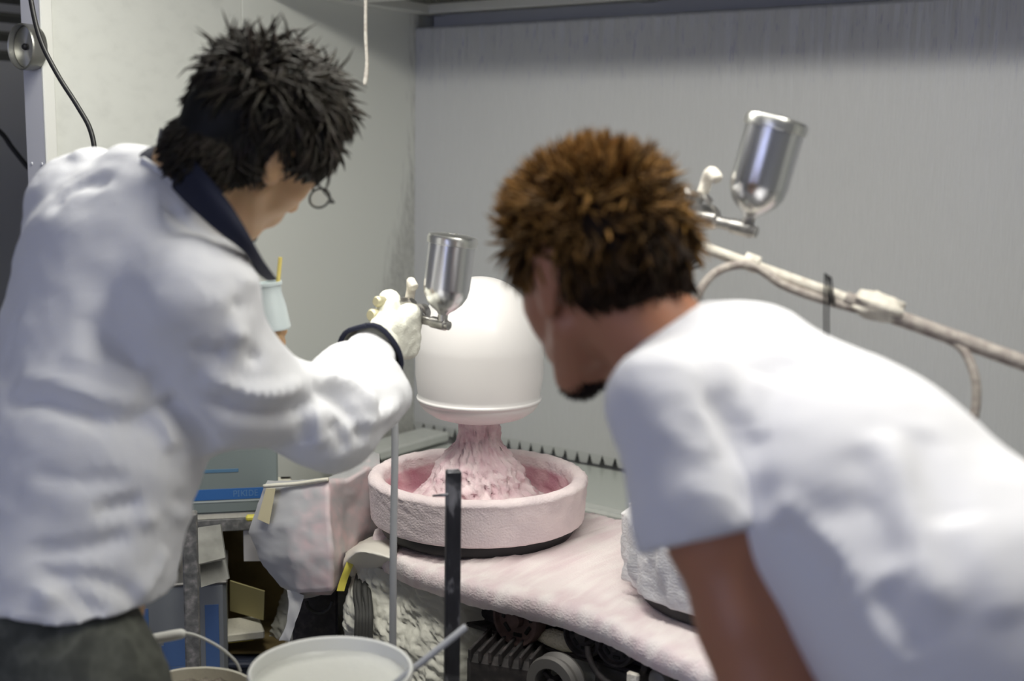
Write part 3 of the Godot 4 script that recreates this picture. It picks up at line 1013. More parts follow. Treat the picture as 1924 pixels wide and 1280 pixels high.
# ---------------------------------------------------------------- the place
func build_room() -> void:
	var rb := room()
	var outer = M.workshop_wall
	struct("floor", bx(R(1.2, -.05, 2.6), Vector3(7.0, .1, 7.4), rb, .001), M.concrete)
	# left side of the booth: two painted steel panels on a thick core, with an end post
	var wl := struct("wall_left", bx(R(-.045, 1.0, .56), Vector3(.07, 2.0, 1.4), rb, .002), M.wall_left)
	var pm := bx(R(-.004, 1.0, .34), Vector3(.011, 1.99, .716), rb, .002)
	for k in pm.c.size(): pm.c[k] = lin(S(222, 224, 218))
	var sz := noise(161, 1.0, 3)
	grid(pm, 110, 200, func(u, v): return R(.0022, .006 + v * 1.986, -.016 + u * .712), func(u, v, _q):
		var bb: float = -.016 + u * .712
		var hh: float = .006 + v * 1.986
		var reach: float = .24 * smoothstep(1.65, .75, hh) + .012      # dried splashes creep out from the corner
		var k: float = smoothstep(reach + .03, reach - .05, bb + sz.get_noise_2d(bb * 60.0, hh * 9.0) * .05)
		var sp: float = .5 + .5 * sz.get_noise_2d(bb * 420.0, hh * 300.0)
		return lin(S(222, 224, 218)).lerp(lin(S(150, 151, 148)).lerp(lin(S(214, 214, 208)), sp), k * .85))
	struct("panel", pm, M.splash_panel, wl)
	struct("panel", bx(R(-.004, 1.0, .985), Vector3(.012, 1.99, .57), rb, .002), M.wall_left, wl)
	struct("end_post", bx(R(-.036, 1.0, 1.28), Vector3(.074, 2.0, .034), rb, .003), M.post_white, wl)
	struct("edge_strip", bx(R(.004, 1.0, 1.283), Vector3(.008, 2.0, .03), rb, .002), M.paint_white, wl)
	for h in [1.53, 1.2, .9]:
		for a in [-.012, -.052]:
			struct("rivet", lt([Vector2(.004, 0), Vector2(.003, .002), Vector2(0, .0025)], R(a, h, 1.297), Basis(RA, RB, -UPV), 8), M.post_white, wl)
	# water curtain plate with rippled head and saw-toothed foot
	var nz := noise(71, 1.0, 3)
	var m := MB.new()
	var W := 3.4
	var nu := 620
	var hrow := [.703, .76, .86, 1.0, 1.15, 1.3, 1.45, 1.6, 1.7, 1.78, 1.83, 1.87, 1.9, 1.92, 1.934, 1.943, 1.947, 1.945]
	for j in hrow.size():
		for k in nu + 1:
			var a := W * k / nu
			var h: float = hrow[j]
			var top := smoothstep(1.74, 1.93, h)
			var rip := nz.get_noise_2d(a * 38.0, h * 2.0) * (.0008 + .005 * top) + nz.get_noise_2d(a * 11.0 + 50.0, h * 1.0) * .004 * top
			var lip := .0
			if j == hrow.size() - 1: lip = -.05
			elif j == hrow.size() - 2: lip = -.012
			m.add(R(a, h, rip + lip), Color.WHITE, Vector2(a, h))
	for j in hrow.size() - 1:
		for k in nu:
			var q := j * (nu + 1) + k
			m.quad(q, q + nu + 1, q + nu + 2, q + 1)
	var wb := struct("wall_back", m, M.curtain, null, -1.0)
	var pitch := .0425
	for k in int(W / pitch):          # teeth hang from the plate; the gaps between show the dark sump
		var t := MB.new()
		var a := k * pitch + .004 * sin(k * 12.9)
		var hgt := .028 + .003 * sin(k * 5.1)
		slab(t, [R(a, .707, .002), R(a + pitch, .707, .002), R(a + pitch * .8, .706 - hgt, .002), R(a + pitch * .24, .706 - hgt, .002)], RB * -.003)
		struct("tooth", t, M.curtain_plain, wb)
	# dark slot above the plate, rear wall and sump behind it
	struct("wall_rear", bx(R(1.6, 1.1, -.42), Vector3(4.2, 2.4, .06), rb, .002), M.slot_dark)
	struct("trim_1", bx(R(1.7, 1.975, -.1), Vector3(3.4, .05, .02), rb, .002), M.slot_dark)
	struct("trim_2", bx(R(1.75, .34, -.05), Vector3(3.3, .68, .02), rb, .002), M.slot_dark)
	# basin with still water in front of the plate
	var bas := thing("water_basin", "long pale grey water basin below the saw-toothed edge", "basin", R(1.75, 0, .2))
	obj("tank", bx(R(1.75, .33, .25), Vector3(3.3, .66, .46), rb, .004), M.basin, bas, 30.0)
	obj("water", bx(R(1.84, .669, .21), Vector3(3.1, .012, .38), rb, .002), M.water, bas, 30.0)
	obj("rim", bx(R(1.84, .68, .43), Vector3(3.1, .034, .05), rb, .006), M.basin, bas, 30.0)
	obj("ledge", bx(R(.12, .685, .25), Vector3(.11, .03, .44), rb, .006), M.basin, bas, 30.0)
	# booth ceiling: white frame bars with dark ribbed grilles between
	var ce := struct("ceiling_booth", bx(R(1.7, 2.05, .1), Vector3(3.6, .04, 1.1), rb, .002), M.paint_white)
	for a in [.02, .78, 1.54, 2.3, 3.06]:
		struct("frame_bar", bx(R(a, 2.008, .1), Vector3(.045, .044, 1.1), rb, .003), M.paint_white, ce)
	for b in [-.04, .3, .63]:
		struct("frame_bar", bx(R(1.7, 2.009, b), Vector3(3.45, .042, .045), rb, .003), M.paint_white, ce)
	for a in [.4, 1.16, 1.92, 2.68]:
		for b in [.13, .465]:
			struct("grille", bx(R(a, 2.02, b), Vector3(.72, .01, .29), rb, .001), M.grille, ce)
	# the far side of the booth and the workshop round it
	struct("wall_right", bx(R(3.45, 1.0, .56), Vector3(.07, 2.0, 1.4), rb, .002), M.wall_left)
	struct("wall_workshop_rear", bx(R(1.2, 1.45, 6.2), Vector3(7.0, 2.9, .12), rb, .002), outer)
	struct("wall_workshop_right", bx(R(4.6, 1.45, 2.6), Vector3(.12, 2.9, 7.4), rb, .002), outer)
	struct("wall_workshop_front", bx(R(1.2, 1.45, -.9), Vector3(7.0, 2.9, .12), rb, .002), outer)
	struct("ceiling_workshop", bx(R(1.2, 2.95, 2.6), Vector3(7.0, .1, 7.4), rb, .002), outer)
	# dark side wall seen past the post, with louvre slats near its top
	var wd := struct("wall_side", bx(R(-1.36, 1.45, 2.6), Vector3(.12, 2.9, 7.4), rb, .002), M.dark_wall)
	for k in 9:
		var sb := rb * Basis(Vector3(0, 0, 1), .5)
		struct("slat", bx(R(-1.285, 1.86 + k * .062, .9), Vector3(.05, .012, 2.2), sb, .002), M.slat, wd)
	# daylight window in the rear wall of the workshop
	var wn := struct("window_1", bx(R(1.7, 1.75, 6.13), Vector3(2.3, 1.3, .03), rb, .002), M.window_frame)
	struct("pane", bx(R(1.13, 1.75, 6.11), Vector3(1.08, 1.2, .01), rb, .001), M.window_glow, wn)
	struct("pane", bx(R(2.27, 1.75, 6.11), Vector3(1.08, 1.2, .01), rb, .001), M.window_glow, wn)

func lamp(a: float, h: float, b: float, length: float, energy: float, tilt: float, label: String) -> void:
	var c := R(a, h, b)
	var tl := Basis(RA, tilt)       # turned towards the booth
	var rb := tl * room()
	var t := thing("ceiling_light", label, "ceiling light", c, "fluorescent ceiling lights of the workshop")
	obj("housing", bx(c + rb * Vector3(0, .05, 0), Vector3(length, .05, .28), rb, .006), M.paint_white, t, 30.0)
	for s in [-.07, .07]:
		obj("tube", tb([c + rb * Vector3(-length / 2 + .03, .01, s), c + rb * Vector3(length / 2 - .03, .01, s)], .013, 12), M.tube_glow, t)
	for e in [-.4, .4]:
		obj("hanger", tb([c + rb * Vector3(length * e, .07, 0), R(a + length * e, 2.9, b)], .004, 6), M.gun_metal, t)
	var l := AreaLight3D.new()
	l.name = "lamp_glow"
	l.area_size = Vector2(length - .06, .24)
	l.light_energy = energy
	l.light_color = Color(1.0, .99, .955)
	l.area_normalize_energy = true
	l.area_range = 12.0
	l.shadow_enabled = true
	t.add_child(l, true)
	var back := tl * UPV           # the lamp shines along -back
	l.transform = Transform3D(Basis(RA, back.cross(RA), back), -back * .03)

func build_small() -> void:
	var rb := room()
	# dial gauge on the end post
	var g := ab(P(47, 88, 2.78))
	var gc := R(-.02, P(47, 88, 2.78).y, 1.297)
	var t := thing("dial_gauge", "round silver dial gauge fixed to the white end post", "gauge", gc)
	var gb := Basis(RA, RB, -UPV)
	obj("case", lt([Vector2(0, 0), Vector2(.048, .0), Vector2(.051, .006), Vector2(.052, .034), Vector2(.0495, .038), Vector2(.0475, .036), Vector2(.0475, .02), Vector2(0, .02)], gc, gb, 40), M.gauge_case, t, 35.0)
	obj("dial", lt([Vector2(.0, .0235), Vector2(.012, .0238), Vector2(.046, .023), Vector2(.046, .021)], gc, gb, 40), M.dial, t)
	obj("hub", lt([Vector2(.0075, .023), Vector2(.0075, .028), Vector2(.005, .031), Vector2(0, .031)], gc, gb, 14), M.dark_metal, t, 35.0)
	# cables
	tag(obj("cable", tb(smooth([P(30, -320, 2.3), P(40, -120, 2.3), P(58, 0, 2.3), P(76, 75, 2.3), P(108, 140, 2.3), P(146, 200, 2.3), P(170, 245, 2.3), P(179, 300, 2.3), P(182, 420, 2.32), P(178, 700, 2.35), P(165, 1100, 2.4), P(150, 1500, 2.5), Ph(140, 1900, .02), Ph(40, 1900, .02)], 6), .0047, 10), M.black_plastic), "black cable hanging in a curve in front of the white booth wall", "cable")
	tag(obj("cable", tb(smooth([P(-60, 200, 3.5), P(0, 248, 3.5), P(22, 277, 3.5), P(50, 312, 3.5), P(90, 360, 3.5), P(140, 480, 3.5), P(150, 800, 3.5)], 5), .0075, 8), M.black_plastic), "thin black cable slanting in front of the dark side wall", "cable")
	var q := P(685, 160, 3.05)
	tag(obj("string", tb(smooth([Vector3(q.x + .004, 1.985, q.z), Vector3(q.x + .003, q.y + .13, q.z), Vector3(q.x + .006, q.y + .06, q.z), q + Vector3(.004, .025, 0), q], 5), [.0045, .0045, .005, .0045, .0045, .0045, .005, .0045, .0045, .005, .0045, .0052, .005, .0055, .006, .0062, .0058, .0064, .006, .005, .004], 8), M.overspray), "white crusted string hanging from the booth ceiling", "string")
	# small can with a stirring stick in the hidden hand
	var cc := P(524, 618, 2.03)
	t = thing("paint_can", "small grey can with a yellow stick in front of the coat's chest", "can", cc)
	var tb2 := Basis(Vector3(0, 0, 1), .1)
	obj("can_body", lt([Vector2(0, 0), Vector2(.03, .0), Vector2(.032, .004), Vector2(.028, .04), Vector2(.0235, .06), Vector2(.0235, .072), Vector2(.026, .074), Vector2(.026, .079), Vector2(.022, .079), Vector2(.022, .07), Vector2(0, .068)], cc + Vector3(-.012, -.002, 0), tb2, 28), M.can_grey, t, 35.0)
	obj("stick", tb([cc + Vector3(-.003, .05, 0), cc + Vector3(.004, .118, 0)], .0036, 6), M.yellow_wood, t)

func tray(which: int, c: Vector3, label: String) -> void:
	# c: centre of the underside
	var t := thing("round_tray", label, "tray", c, "round overspray trays on the conveyor deck")
	var nz := noise(81 + which, 1.0, 4)
	var r := .234
	var prof := [Vector2(0, .0), Vector2(.1, .0), Vector2(.19, .0), Vector2(.221, .0), Vector2(.2275, .003)]
	for k in 14: prof.append(Vector2(.229 + .005 * k / 13.0, .006 + .078 * k / 13.0))
	for k in 9:
		var an := PI * k / 8.0
		prof.append(Vector2(r - .0155 + cos(an) * .0165, .086 + sin(an) * .012))
	for k in 8: prof.append(Vector2(.201 - .006 * k / 7.0, .082 - .058 * k / 7.0))
	for k in 10: prof.append(Vector2(.19 * (1.0 - k / 9.0) + .0001, .02))
	var m := MB.new()
	var rough_in := func(q: Vector3, an: float, v: float):
		var inside := v > .62
		var am := .0065 if inside else (.0016 if v < .3 else .003)
		var d := nz.get_noise_3d(q.x * 55, q.y * 55, q.z * 55) * am
		if v > .06 and v < .45:      # runs down the outer side
			d += maxf(nz.get_noise_2d(an * (17.0 - 6.0 * which), q.y * 6.0 + which * 30), 0.0) * (.0035 + .022 * which)
		var heap := 0.0
		if which == 1 and v > .4 and v < .75: heap = .026 * smoothstep(.35, 1.0, -cos(an)) * (1.0 + nz.get_noise_2d(an * 9.0, 3.0) * .5)
		return q + Vector3(q.x, 0, q.z).normalized() * d + UPV * ((d * .8 if v > .45 else 0.0) + heap)
	var n2 := noise(91 + which, 14.0, 3)
	var colr := func(q: Vector3, v: float):
		var k := clampf(n2.get_noise_3dv(q) * 1.3 + .5, 0, 1)
		if which == 1:
			return lin(S(218, 216, 216)).lerp(lin(S(236, 233, 232)), k)
		if v > .66: return lin(S(206, 152, 166)).lerp(lin(S(232, 194, 200)), k)
		return lin(S(230, 215, 217)).lerp(lin(S(243, 228, 228)), k)
	lathe(m, prof, c, Basis.IDENTITY, 120, rough_in, colr)
	obj("tray_pan", m, M.crust, t, -1.0, "pan crusted with pink overspray" if which == 0 else "pan with grey-white drips")
	obj("turntable", lt([Vector2(0, -.026), Vector2(.205, -.026), Vector2(.208, -.02), Vector2(.208, -.003), Vector2(.2, .001), Vector2(0, .001)], c, Basis.IDENTITY, 60), M.dark_metal, t, 35.0)

func build_conveyor() -> void:
	var rb := room()
	var t1 := R(.982, .796, .932)
	var t2 := R(1.628, .796, .937)
	tray(0, t1, "round tray crusted pink inside, holding the pink pillar")
	tray(1, t2, "round white tray with grey drips down its side, beside the T-shirt sleeve")
	# pink pillar in the first tray
	var nz := noise(101, 1.0, 4)
	var t := thing("pink_pillar", "pink overspray-crusted pillar standing in the tray", "stand", t1 + UPV * .022)
	var m := MB.new()
	var pr := []
	for k in 46:
		var h := .245 * k / 45.0
		var x: float
		if h < .03: x = lerpf(.175, .132, h / .03)
		elif h < .07: x = lerpf(.132, .1, (h - .03) / .04)
		elif h < .13: x = lerpf(.1, .078, (h - .07) / .06)
		elif h < .165: x = lerpf(.078, .05, (h - .13) / .035)
		elif h < .19: x = lerpf(.05, .042, (h - .165) / .025)
		else: x = .041
		pr.append(Vector2(x, h * .79))
	lathe(m, pr, t1 + UPV * .02, Basis.IDENTITY, 96, func(q: Vector3, an: float, _v):
		var amp := smoothstep(.24, .1, q.y)
		var rad := Vector3(q.x, 0, q.z)
		var d := nz.get_noise_2d(cos(an) * 14.0, sin(an) * 14.0 + q.y * 25.0) * .016 * amp + nz.get_noise_3d(q.x * 60, q.y * 22, q.z * 60) * .0045 * (amp + .2) + absf(nz.get_noise_2d(cos(an) * 28.0 + 40.0, sin(an) * 28.0 + q.y * 9.0)) * .016 * amp
		return q + rad.normalized() * d + UPV * (nz.get_noise_3d(q.x * 40, 7.0, q.z * 40) * .012 * smoothstep(.1, .0, q.y)), func(q: Vector3, _v):
		return lin(S(220, 190, 197)).lerp(lin(S(240, 224, 225)), clampf(nz.get_noise_3dv(q * 28.0) * 1.1 + .55, 0, 1)))
	obj("crusted_stand", m, M.crust, t)
	# white dome
	var dz := t1 + UPV * .211
	t = thing("white_dome", "glossy white rounded dome with a ridge round its base, on the pink pillar", "dome", dz)
	var dm := MB.new()
	var dp := [Vector2(0, .0), Vector2(.035, .0), Vector2(.043, .001), Vector2(.075, .006), Vector2(.1, .014), Vector2(.118, .026), Vector2(.1255, .036), Vector2(.1275, .041), Vector2(.1285, .0445), Vector2(.1325, .047), Vector2(.1335, .05), Vector2(.1325, .053), Vector2(.1295, .055), Vector2(.1305, .062)]
	for k in 25:
		var s := k / 24.0
		var an := s * PI / 2
		dp.append(Vector2(.1365 * pow(cos(an), .95) if k < 24 else 0.0, .142 + .166 * sin(an)))
	dp[14] = Vector2(.1355, .1)
	lathe(dm, dp, dz, Basis.IDENTITY, 72)
	obj("shell", dm, M.gloss_white, t)
	# conveyor with its deck, beam, rollers, motor and legs
	t = thing("conveyor_table", "low conveyor table with a pink crusted deck over dark rollers and motor", "conveyor", R(1.7, 0, .95))
	m = MB.new()
	var ea := [.765, .772, .795, .84, .9, 1.0, 1.16, 1.34, 1.47, 1.58, 1.73, 2.0, 2.4, 2.42]
	var ef := [.935, .98, 1.04, 1.09, 1.13, 1.16, 1.17, 1.155, 1.17, 1.205, 1.235, 1.26, 1.26, 1.25]
	var eb := [.92, .86, .80, .755, .72, .705, .70, .705, .705, .70, .70, .70, .70, .71]
	var pz := noise(111, 1.0, 4)
	var edge := func(a: float, arr: Array) -> float:
		for k in ea.size() - 1:
			if a <= ea[k + 1]: return cubic_interpolate(arr[k], arr[k + 1], arr[max(k - 1, 0)], arr[min(k + 2, ea.size() - 1)], (a - ea[k]) / (ea[k + 1] - ea[k]))
		return arr[-1]
	var rings := [[1.0, -.052, .0], [1.0, -.05, .012], [1.0, -.03, .02], [1.0, -.012, .018], [1.0, -.003, .009], [.98, 0, 0], [.9, 0, 0], [.75, 0, 0], [.5, 0, 0], [.2, 0, 0], [-.2, 0, 0], [-.5, 0, 0], [-.75, 0, 0], [-.9, 0, 0], [-.98, 0, 0], [-1.0, -.003, -.009], [-1.0, -.02, -.016], [-1.0, -.05, -.012], [-1.0, -.052, .0]]
	var na := 220
	for k in na + 1:
		var a := .765 + (2.42 - .765) * pow(k / float(na), 1.15)
		var fr: float = edge.call(a, ef)
		var bk: float = edge.call(a, eb)
		for rg in rings:
			var bb: float = (fr + bk) / 2 + (fr - bk) / 2 * rg[0] + rg[2]
			var sag: float = -.012 * smoothstep(.55, 1.0, rg[0]) - .012 * smoothstep(1.45, 1.9, a) * smoothstep(.6, 1.0, rg[0])
			var p := R(a, .772 + rg[1] + sag, bb)
			var d := pz.get_noise_3dv(p * 75.0) * .004 + pz.get_noise_3dv(p * 18.0) * .006
			m.add(p + UPV * d + RB * (d * signf(rg[0])), lin(S(228, 209, 212)).lerp(lin(S(243, 234, 232)), clampf(pz.get_noise_3dv(p * 20.0) * 1.3 + .5, 0, 1)))
	var w := rings.size()
	for k in na:
		for j in w - 1:
			var q := k * w + j
			m.quad(q, q + w, q + w + 1, q + 1)
	for j in w - 2:
		m.tri(0, j + 1, j + 2)
	obj("deck", m, M.crust, t, -1.0, "pale pink crusted deck with a thick rounded lip")
	var dk = M.dark_machine
	obj("beam", bx(R(1.75, .664, 1.08), Vector3(1.3, .05, .035), rb, .004), dk, t, 30.0)
	obj("beam_flange", bx(R(1.75, .643, 1.095), Vector3(1.3, .008, .07), rb, .002), dk, t, 30.0)
	obj("beam", bx(R(1.62, .66, .80), Vector3(1.5, .06, .035), rb, .004), dk, t, 30.0)
	for a in [1.242, 1.394, 1.463, 1.61, 1.8]:
		var big: bool = a < 1.3
		var c := R(a, .692 if big else .698, 1.135)
		var r := .054 if big else .042
		var wl := obj("wheel", lt([Vector2(0, -.016), Vector2(r * .93, -.016), Vector2(r, -.012), Vector2(r, .012), Vector2(r * .94, .018), Vector2(r * .84, .018), Vector2(r * .78, .009), Vector2(r * .3, .008), Vector2(r * .26, .022), Vector2(0, .024)], c, Basis(RA, RB, -UPV), 36), M.pink_dark if big else dk, t, 35.0)
		for k in 7:
			var an := TAU * k / 7 + .3
			var sp := c + RA * cos(an) * r * .58 + UPV * sin(an) * r * .58 + RB * .0095
			obj("slot", bx(sp, Vector3(r * .36, r * .14, .004), Basis(RA, UPV, RB) * Basis(Vector3(0, 0, 1), an + PI / 2), .001), M.black_plastic, wl, 30.0)
	obj("bracket", bx(R(1.2, .61, 1.05), Vector3(.13, .06, .05), rb, .004), dk, t, 30.0)
	# finned motor under the beam
	var mc := R(1.245, .605, 1.17)
	var mo := obj("motor", bx(mc, Vector3(.14, .07, .11), rb * Basis(UPV, .3), .012), dk, t, 30.0, "dark finned motor")
	for k in 7:
		obj("fin", bx(mc + (rb * Basis(UPV, .3)) * Vector3(-.06 + k * .02, .038, 0), Vector3(.006, .022, .116), rb * Basis(UPV, .3), .001), dk, mo, 30.0)
	obj("pulley", lt([Vector2(.034, -.02), Vector2(.052, -.02), Vector2(.055, -.012), Vector2(.047, -.004), Vector2(.047, .004), Vector2(.055, .012), Vector2(.052, .02), Vector2(.034, .02), Vector2(.03, .0), Vector2(.034, -.02)], R(1.372, .618, 1.2), Basis(RA, RB, -UPV), 36), M.steel_grey, t, 35.0)
	obj("pulley_hub", lt([Vector2(0, -.012), Vector2(.013, -.012), Vector2(.013, .014), Vector2(0, .016)], R(1.372, .618, 1.2), Basis(RA, RB, -UPV), 16), dk, t, 35.0)
	for k in 3:
		var an := TAU * k / 3 + .5
		obj("spoke", bx(R(1.372, .618, 1.2) + (RA * cos(an) + UPV * sin(an)) * .023, Vector3(.026, .008, .012), rb * Basis(Vector3(0, 0, 1), an), .002), dk, t, 30.0)
	obj("cover_plate", bx(R(1.62, .60, 1.12), Vector3(.42, .1, .02), rb, .004), dk, t, 30.0)
	obj("lower_beam", bx(R(1.75, .52, 1.1), Vector3(1.3, .05, .05), rb, .004), dk, t, 30.0)
	var loop := []
	for k in 13:
		var an := PI + PI * 1.15 * k / 12
		loop.append(R(1.476, .69, 1.165) + RA * cos(an) * .06 + UPV * sin(an) * .06)
	obj("belt", tb(loop, .006, 8), dk, t)
	obj("bolt_cap", lt([Vector2(.0, -.02), Vector2(.02, -.02), Vector2(.021, .0), Vector2(.016, .01), Vector2(0, .013)], R(1.585, .684, 1.2), Basis(RA, RB, -UPV), 16), M.steel_grey, t, 35.0)
	obj("tag_plate", bx(R(1.533, .668, 1.2), Vector3(.024, .03, .01), rb, .003), M.overspray, t, 30.0)
	var lump := MB.new()
	lathe(lump, [Vector2(0, -.018), Vector2(.012, -.018), Vector2(.018, -.008), Vector2(.018, .008), Vector2(.012, .018), Vector2(0, .018)], R(1.322, .662, 1.12), Basis(UPV, RA, RB) * Basis.from_scale(Vector3(1, 2.2, 1)), 16, func(q, an, v): return q + q.normalized() * nz.get_noise_3dv(q * 220.0) * .006)
	obj("paint_lump", lump, M.cream_crust, t)
	for a in [.95, 2.3]:
		for b in [.80, 1.08]:
			obj("leg", bx(R(a, .32, b), Vector3(.04, .64, .04), rb, .003), dk, t, 30.0)
	# crumpled sheet hanging under the deck
	m = MB.new()
	var cz := noise(121, 1.0, 4)
	cz.fractal_type = FastNoiseLite.FRACTAL_RIDGED
	var cz2 := noise(122, 1.0, 2)
	grid(m, 240, 130, func(u, v):
		var a = .42 + u * 1.35
		var h = .715 - v * .56
		var d = cz.get_noise_2d(a * 26.0 + h * 34.0, h * 80.0 - a * 18.0) * .0065 + cz2.get_noise_2d(a * 30.0 + h * 20.0, h * 40.0) * .006 + cz2.get_noise_2d(a * 5.0, h * 5.0) * .03
		return R(a, h, lerpf(1.155, 1.0, smoothstep(1.06, 1.2, a)) - .22 * smoothstep(.85, .66, a) + d + .13 * v))
	var sh := obj("crumpled_sheet", m, M.sheet, null)
	tag(sh, "crumpled pale grey plastic sheet hanging under the conveyor deck", "plastic sheet")

# straight-sided patch through rows of points, finely divided so that its edges stay crisp
func facet_patch(rows: Array, per := 6) -> MB:
	var m := MB.new()
	var nr := (rows.size() - 1) * per
	var nc: int = (rows[0].size() - 1) * per
	for j in nc + 1:
		var cx := mini(j / per, rows[0].size() - 2)
		var u := float(j) / per - cx
		for k in nr + 1:
			var ry := mini(k / per, rows.size() - 2)
			var w := float(k) / per - ry
			var p: Vector3 = rows[ry][cx].lerp(rows[ry][cx + 1], u).lerp(rows[ry + 1][cx].lerp(rows[ry + 1][cx + 1], u), w)
			m.add(p)
	for j in nc:
		for k in nr:
			var q := j * (nr + 1) + k
			m.quad(q, q + nr + 1, q + nr + 2, q + 1)
	return m

func sheet_patch(rows: Array, per := 5) -> MB:
	var m := MB.new()
	var sm := []
	for r in rows: sm.append(smooth(r, per))
	var cols := []
	for k in sm[0].size():
		var col := []
		for r in sm: col.append(r[k])
		cols.append(smooth(col, per))
	var w: int = cols[0].size()
	for k in cols.size():
		for j in w: m.add(cols[k][j], Color.WHITE, Vector2(float(k) / cols.size(), float(j) / w))
	for k in cols.size() - 1:
		for j in w - 1:
			var q := k * w + j
			m.quad(q, q + w, q + w + 1, q + 1)
	return m

func build_draped() -> void:
	var base := P(590, 1000, 2.78)
	var t := thing("covered_machine", "machine wrapped in grey plastic film, pink overspray along its top", "machine", Vector3(base.x, 0, base.z))
	var m := facet_patch([
		[P(520, 1040, 3.0), P(560, 1040, 3.05), P(610, 1035, 3.05), P(640, 1030, 3.05), P(690, 1000, 3.02), P(720, 990, 2.98)],
		[P(508, 925, 2.94), P(560, 920, 2.98), P(610, 912, 3.0), P(650, 900, 3.0), P(690, 866, 2.98), P(716, 866, 2.95)],
		[P(503, 904, 2.76), P(560, 902, 2.80), P(615, 896, 2.82), P(650, 882, 2.86), P(692, 846, 2.90), P(713, 851, 2.88)],
		[P(497, 914, 2.69), P(560, 911, 2.66), P(616, 902, 2.63), P(648, 905, 2.68), P(690, 880, 2.74), P(714, 876, 2.79)],
		[P(468, 1000, 2.70), P(540, 985, 2.63), P(618, 965, 2.60), P(650, 955, 2.70), P(690, 935, 2.75), P(713, 950, 2.80)],
		[P(486, 1050, 2.70), P(548, 1050, 2.62), P(626, 1040, 2.58), P(654, 1020, 2.69), P(690, 995, 2.745), P(714, 1004, 2.80)],
		[P(528, 1102, 2.69), P(560, 1115, 2.63), P(624, 1110, 2.585), P(648, 1075, 2.67), P(670, 1040, 2.73), P(705, 1010, 2.80)],
		[P(545, 1112, 2.76), P(572, 1122, 2.70), P(622, 1118, 2.66), P(645, 1085, 2.73), P(668, 1050, 2.79), P(700, 1014, 2.86)]], 8)
	crumple(m, .005, 8.0, 131)
	crumple(m, .002, 40.0, 132)
	var pn := noise(133, 30.0, 3)
	var tb0 := ab(P(640, 900, 2.7)).x
	for k in m.v.size():
		var q := m.v[k]
		var side := smoothstep(tb0 - .04, tb0 + .06, ab(q).x + pn.get_noise_3dv(q) * .06)
		m.c[k] = lin(S(186, 186, 188)).lerp(lin(S(226, 198, 200)), clampf(side * (.55 + .8 * pn.get_noise_3dv(q * .6)), 0, 1))
	obj("plastic_cover", m, M.film, t)
	var hm := MB.new()
	tube(hm, smooth([P(496, 914, 2.68), P(520, 912, 2.665), P(560, 909, 2.65), P(600, 903, 2.63), P(617, 901, 2.625)], 4), .0045, 8)
	obj("rolled_hem", hm, M.cream_paint, t)
	m_slab(t, "tan_tape", [P(500, 918, 2.668), P(518, 918, 2.655), P(506, 985, 2.655), P(484, 975, 2.672)], Vector3(0, 0, .002), M.tan_tape)
	obj("head_block", bx(P(590, 985, 2.8), Vector3(.17, .16, .2), Basis(UPV, .2), .02), M.dark_machine, t, 30.0)
	var fl := Vector3(base.x, 0, base.z)
	obj("column", bx(fl + UPV * .36, Vector3(.1, .66, .1), Basis(UPV, .2), .006), M.dark_machine, t, 30.0)
	obj("foot_plate", bx(fl + UPV * .015, Vector3(.3, .03, .3), Basis(UPV, .2), .004), M.dark_machine, t, 30.0)
	m = sheet_patch([[P(540, 1108, 2.66), P(570, 1118, 2.63)], [P(542, 1135, 2.66), P(568, 1135, 2.64)], [P(536, 1175, 2.66), P(552, 1178, 2.65)], [P(524, 1204, 2.67), P(545, 1204, 2.66)]], 5)
	crumple(m, .005, 30.0, 134)
	for k in m.c.size(): m.c[k] = lin(S(205, 205, 205))
	obj("film_tail", m, M.film, t)
	# loose cloth flap with a yellow tape beside the deck, and cables below it
	m = sheet_patch([[P(655, 1035, 2.74), P(690, 1012, 2.70), P(745, 1002, 2.62)], [P(650, 1040, 2.66), P(690, 1022, 2.58), P(745, 1030, 2.54)], [P(644, 1062, 2.62), P(676, 1036, 2.53), P(745, 1052, 2.50)], [P(652, 1078, 2.64), P(690, 1050, 2.545), P(740, 1062, 2.53)], [P(690, 1110, 2.68), P(716, 1100, 2.62), P(728, 1060, 2.58)]], 6)
	crumple(m, .004, 24.0, 135)
	for k in m.c.size(): m.c[k] = lin(S(222, 218, 208))
	obj("cloth_flap", m, M.film, t, -1.0, "cream cloth flap")
	var yt := smooth([P(664, 1042, 2.60), P(654, 1068, 2.595), P(645, 1092, 2.60), P(640, 1110, 2.60)], 4)
	m = MB.new()
	for k in yt.size():
		for e in [[-.008, 0], [.008, 0], [.008, .003], [-.008, .003]]: m.add(yt[k] + Vector3(e[0], 0, e[1]))
	for k in yt.size() - 1:
		for e in 4: m.quad(k * 4 + e, k * 4 + (e + 1) % 4, k * 4 + 4 + (e + 1) % 4, k * 4 + 4 + e)
	obj("tape_strip", m, M.yellow_tape, t)
	for k in 5:
		var x := 668.0 + k * 6.0
		obj("cable", tb(smooth([P(674 + k * 5, 1078, 2.63), P(x, 1110, 2.56 - .01 * (k % 2)), P(x + 4, 1150, 2.52), P(x + 3, 1195, 2.5), P(x, 1400, 2.5), Ph(x, 1700, .02)], 4), .0062, 8), M.dark_rubber, t)
	var lp := []
	for k in 9: lp.append(P(600 + cos(PI * k / 8.0 + PI) * 24, 1130 - sin(PI * k / 8.0 + PI) * 22, 2.70))
	obj("cable_loop", tb(lp, .004, 6), M.dark_rubber, t)

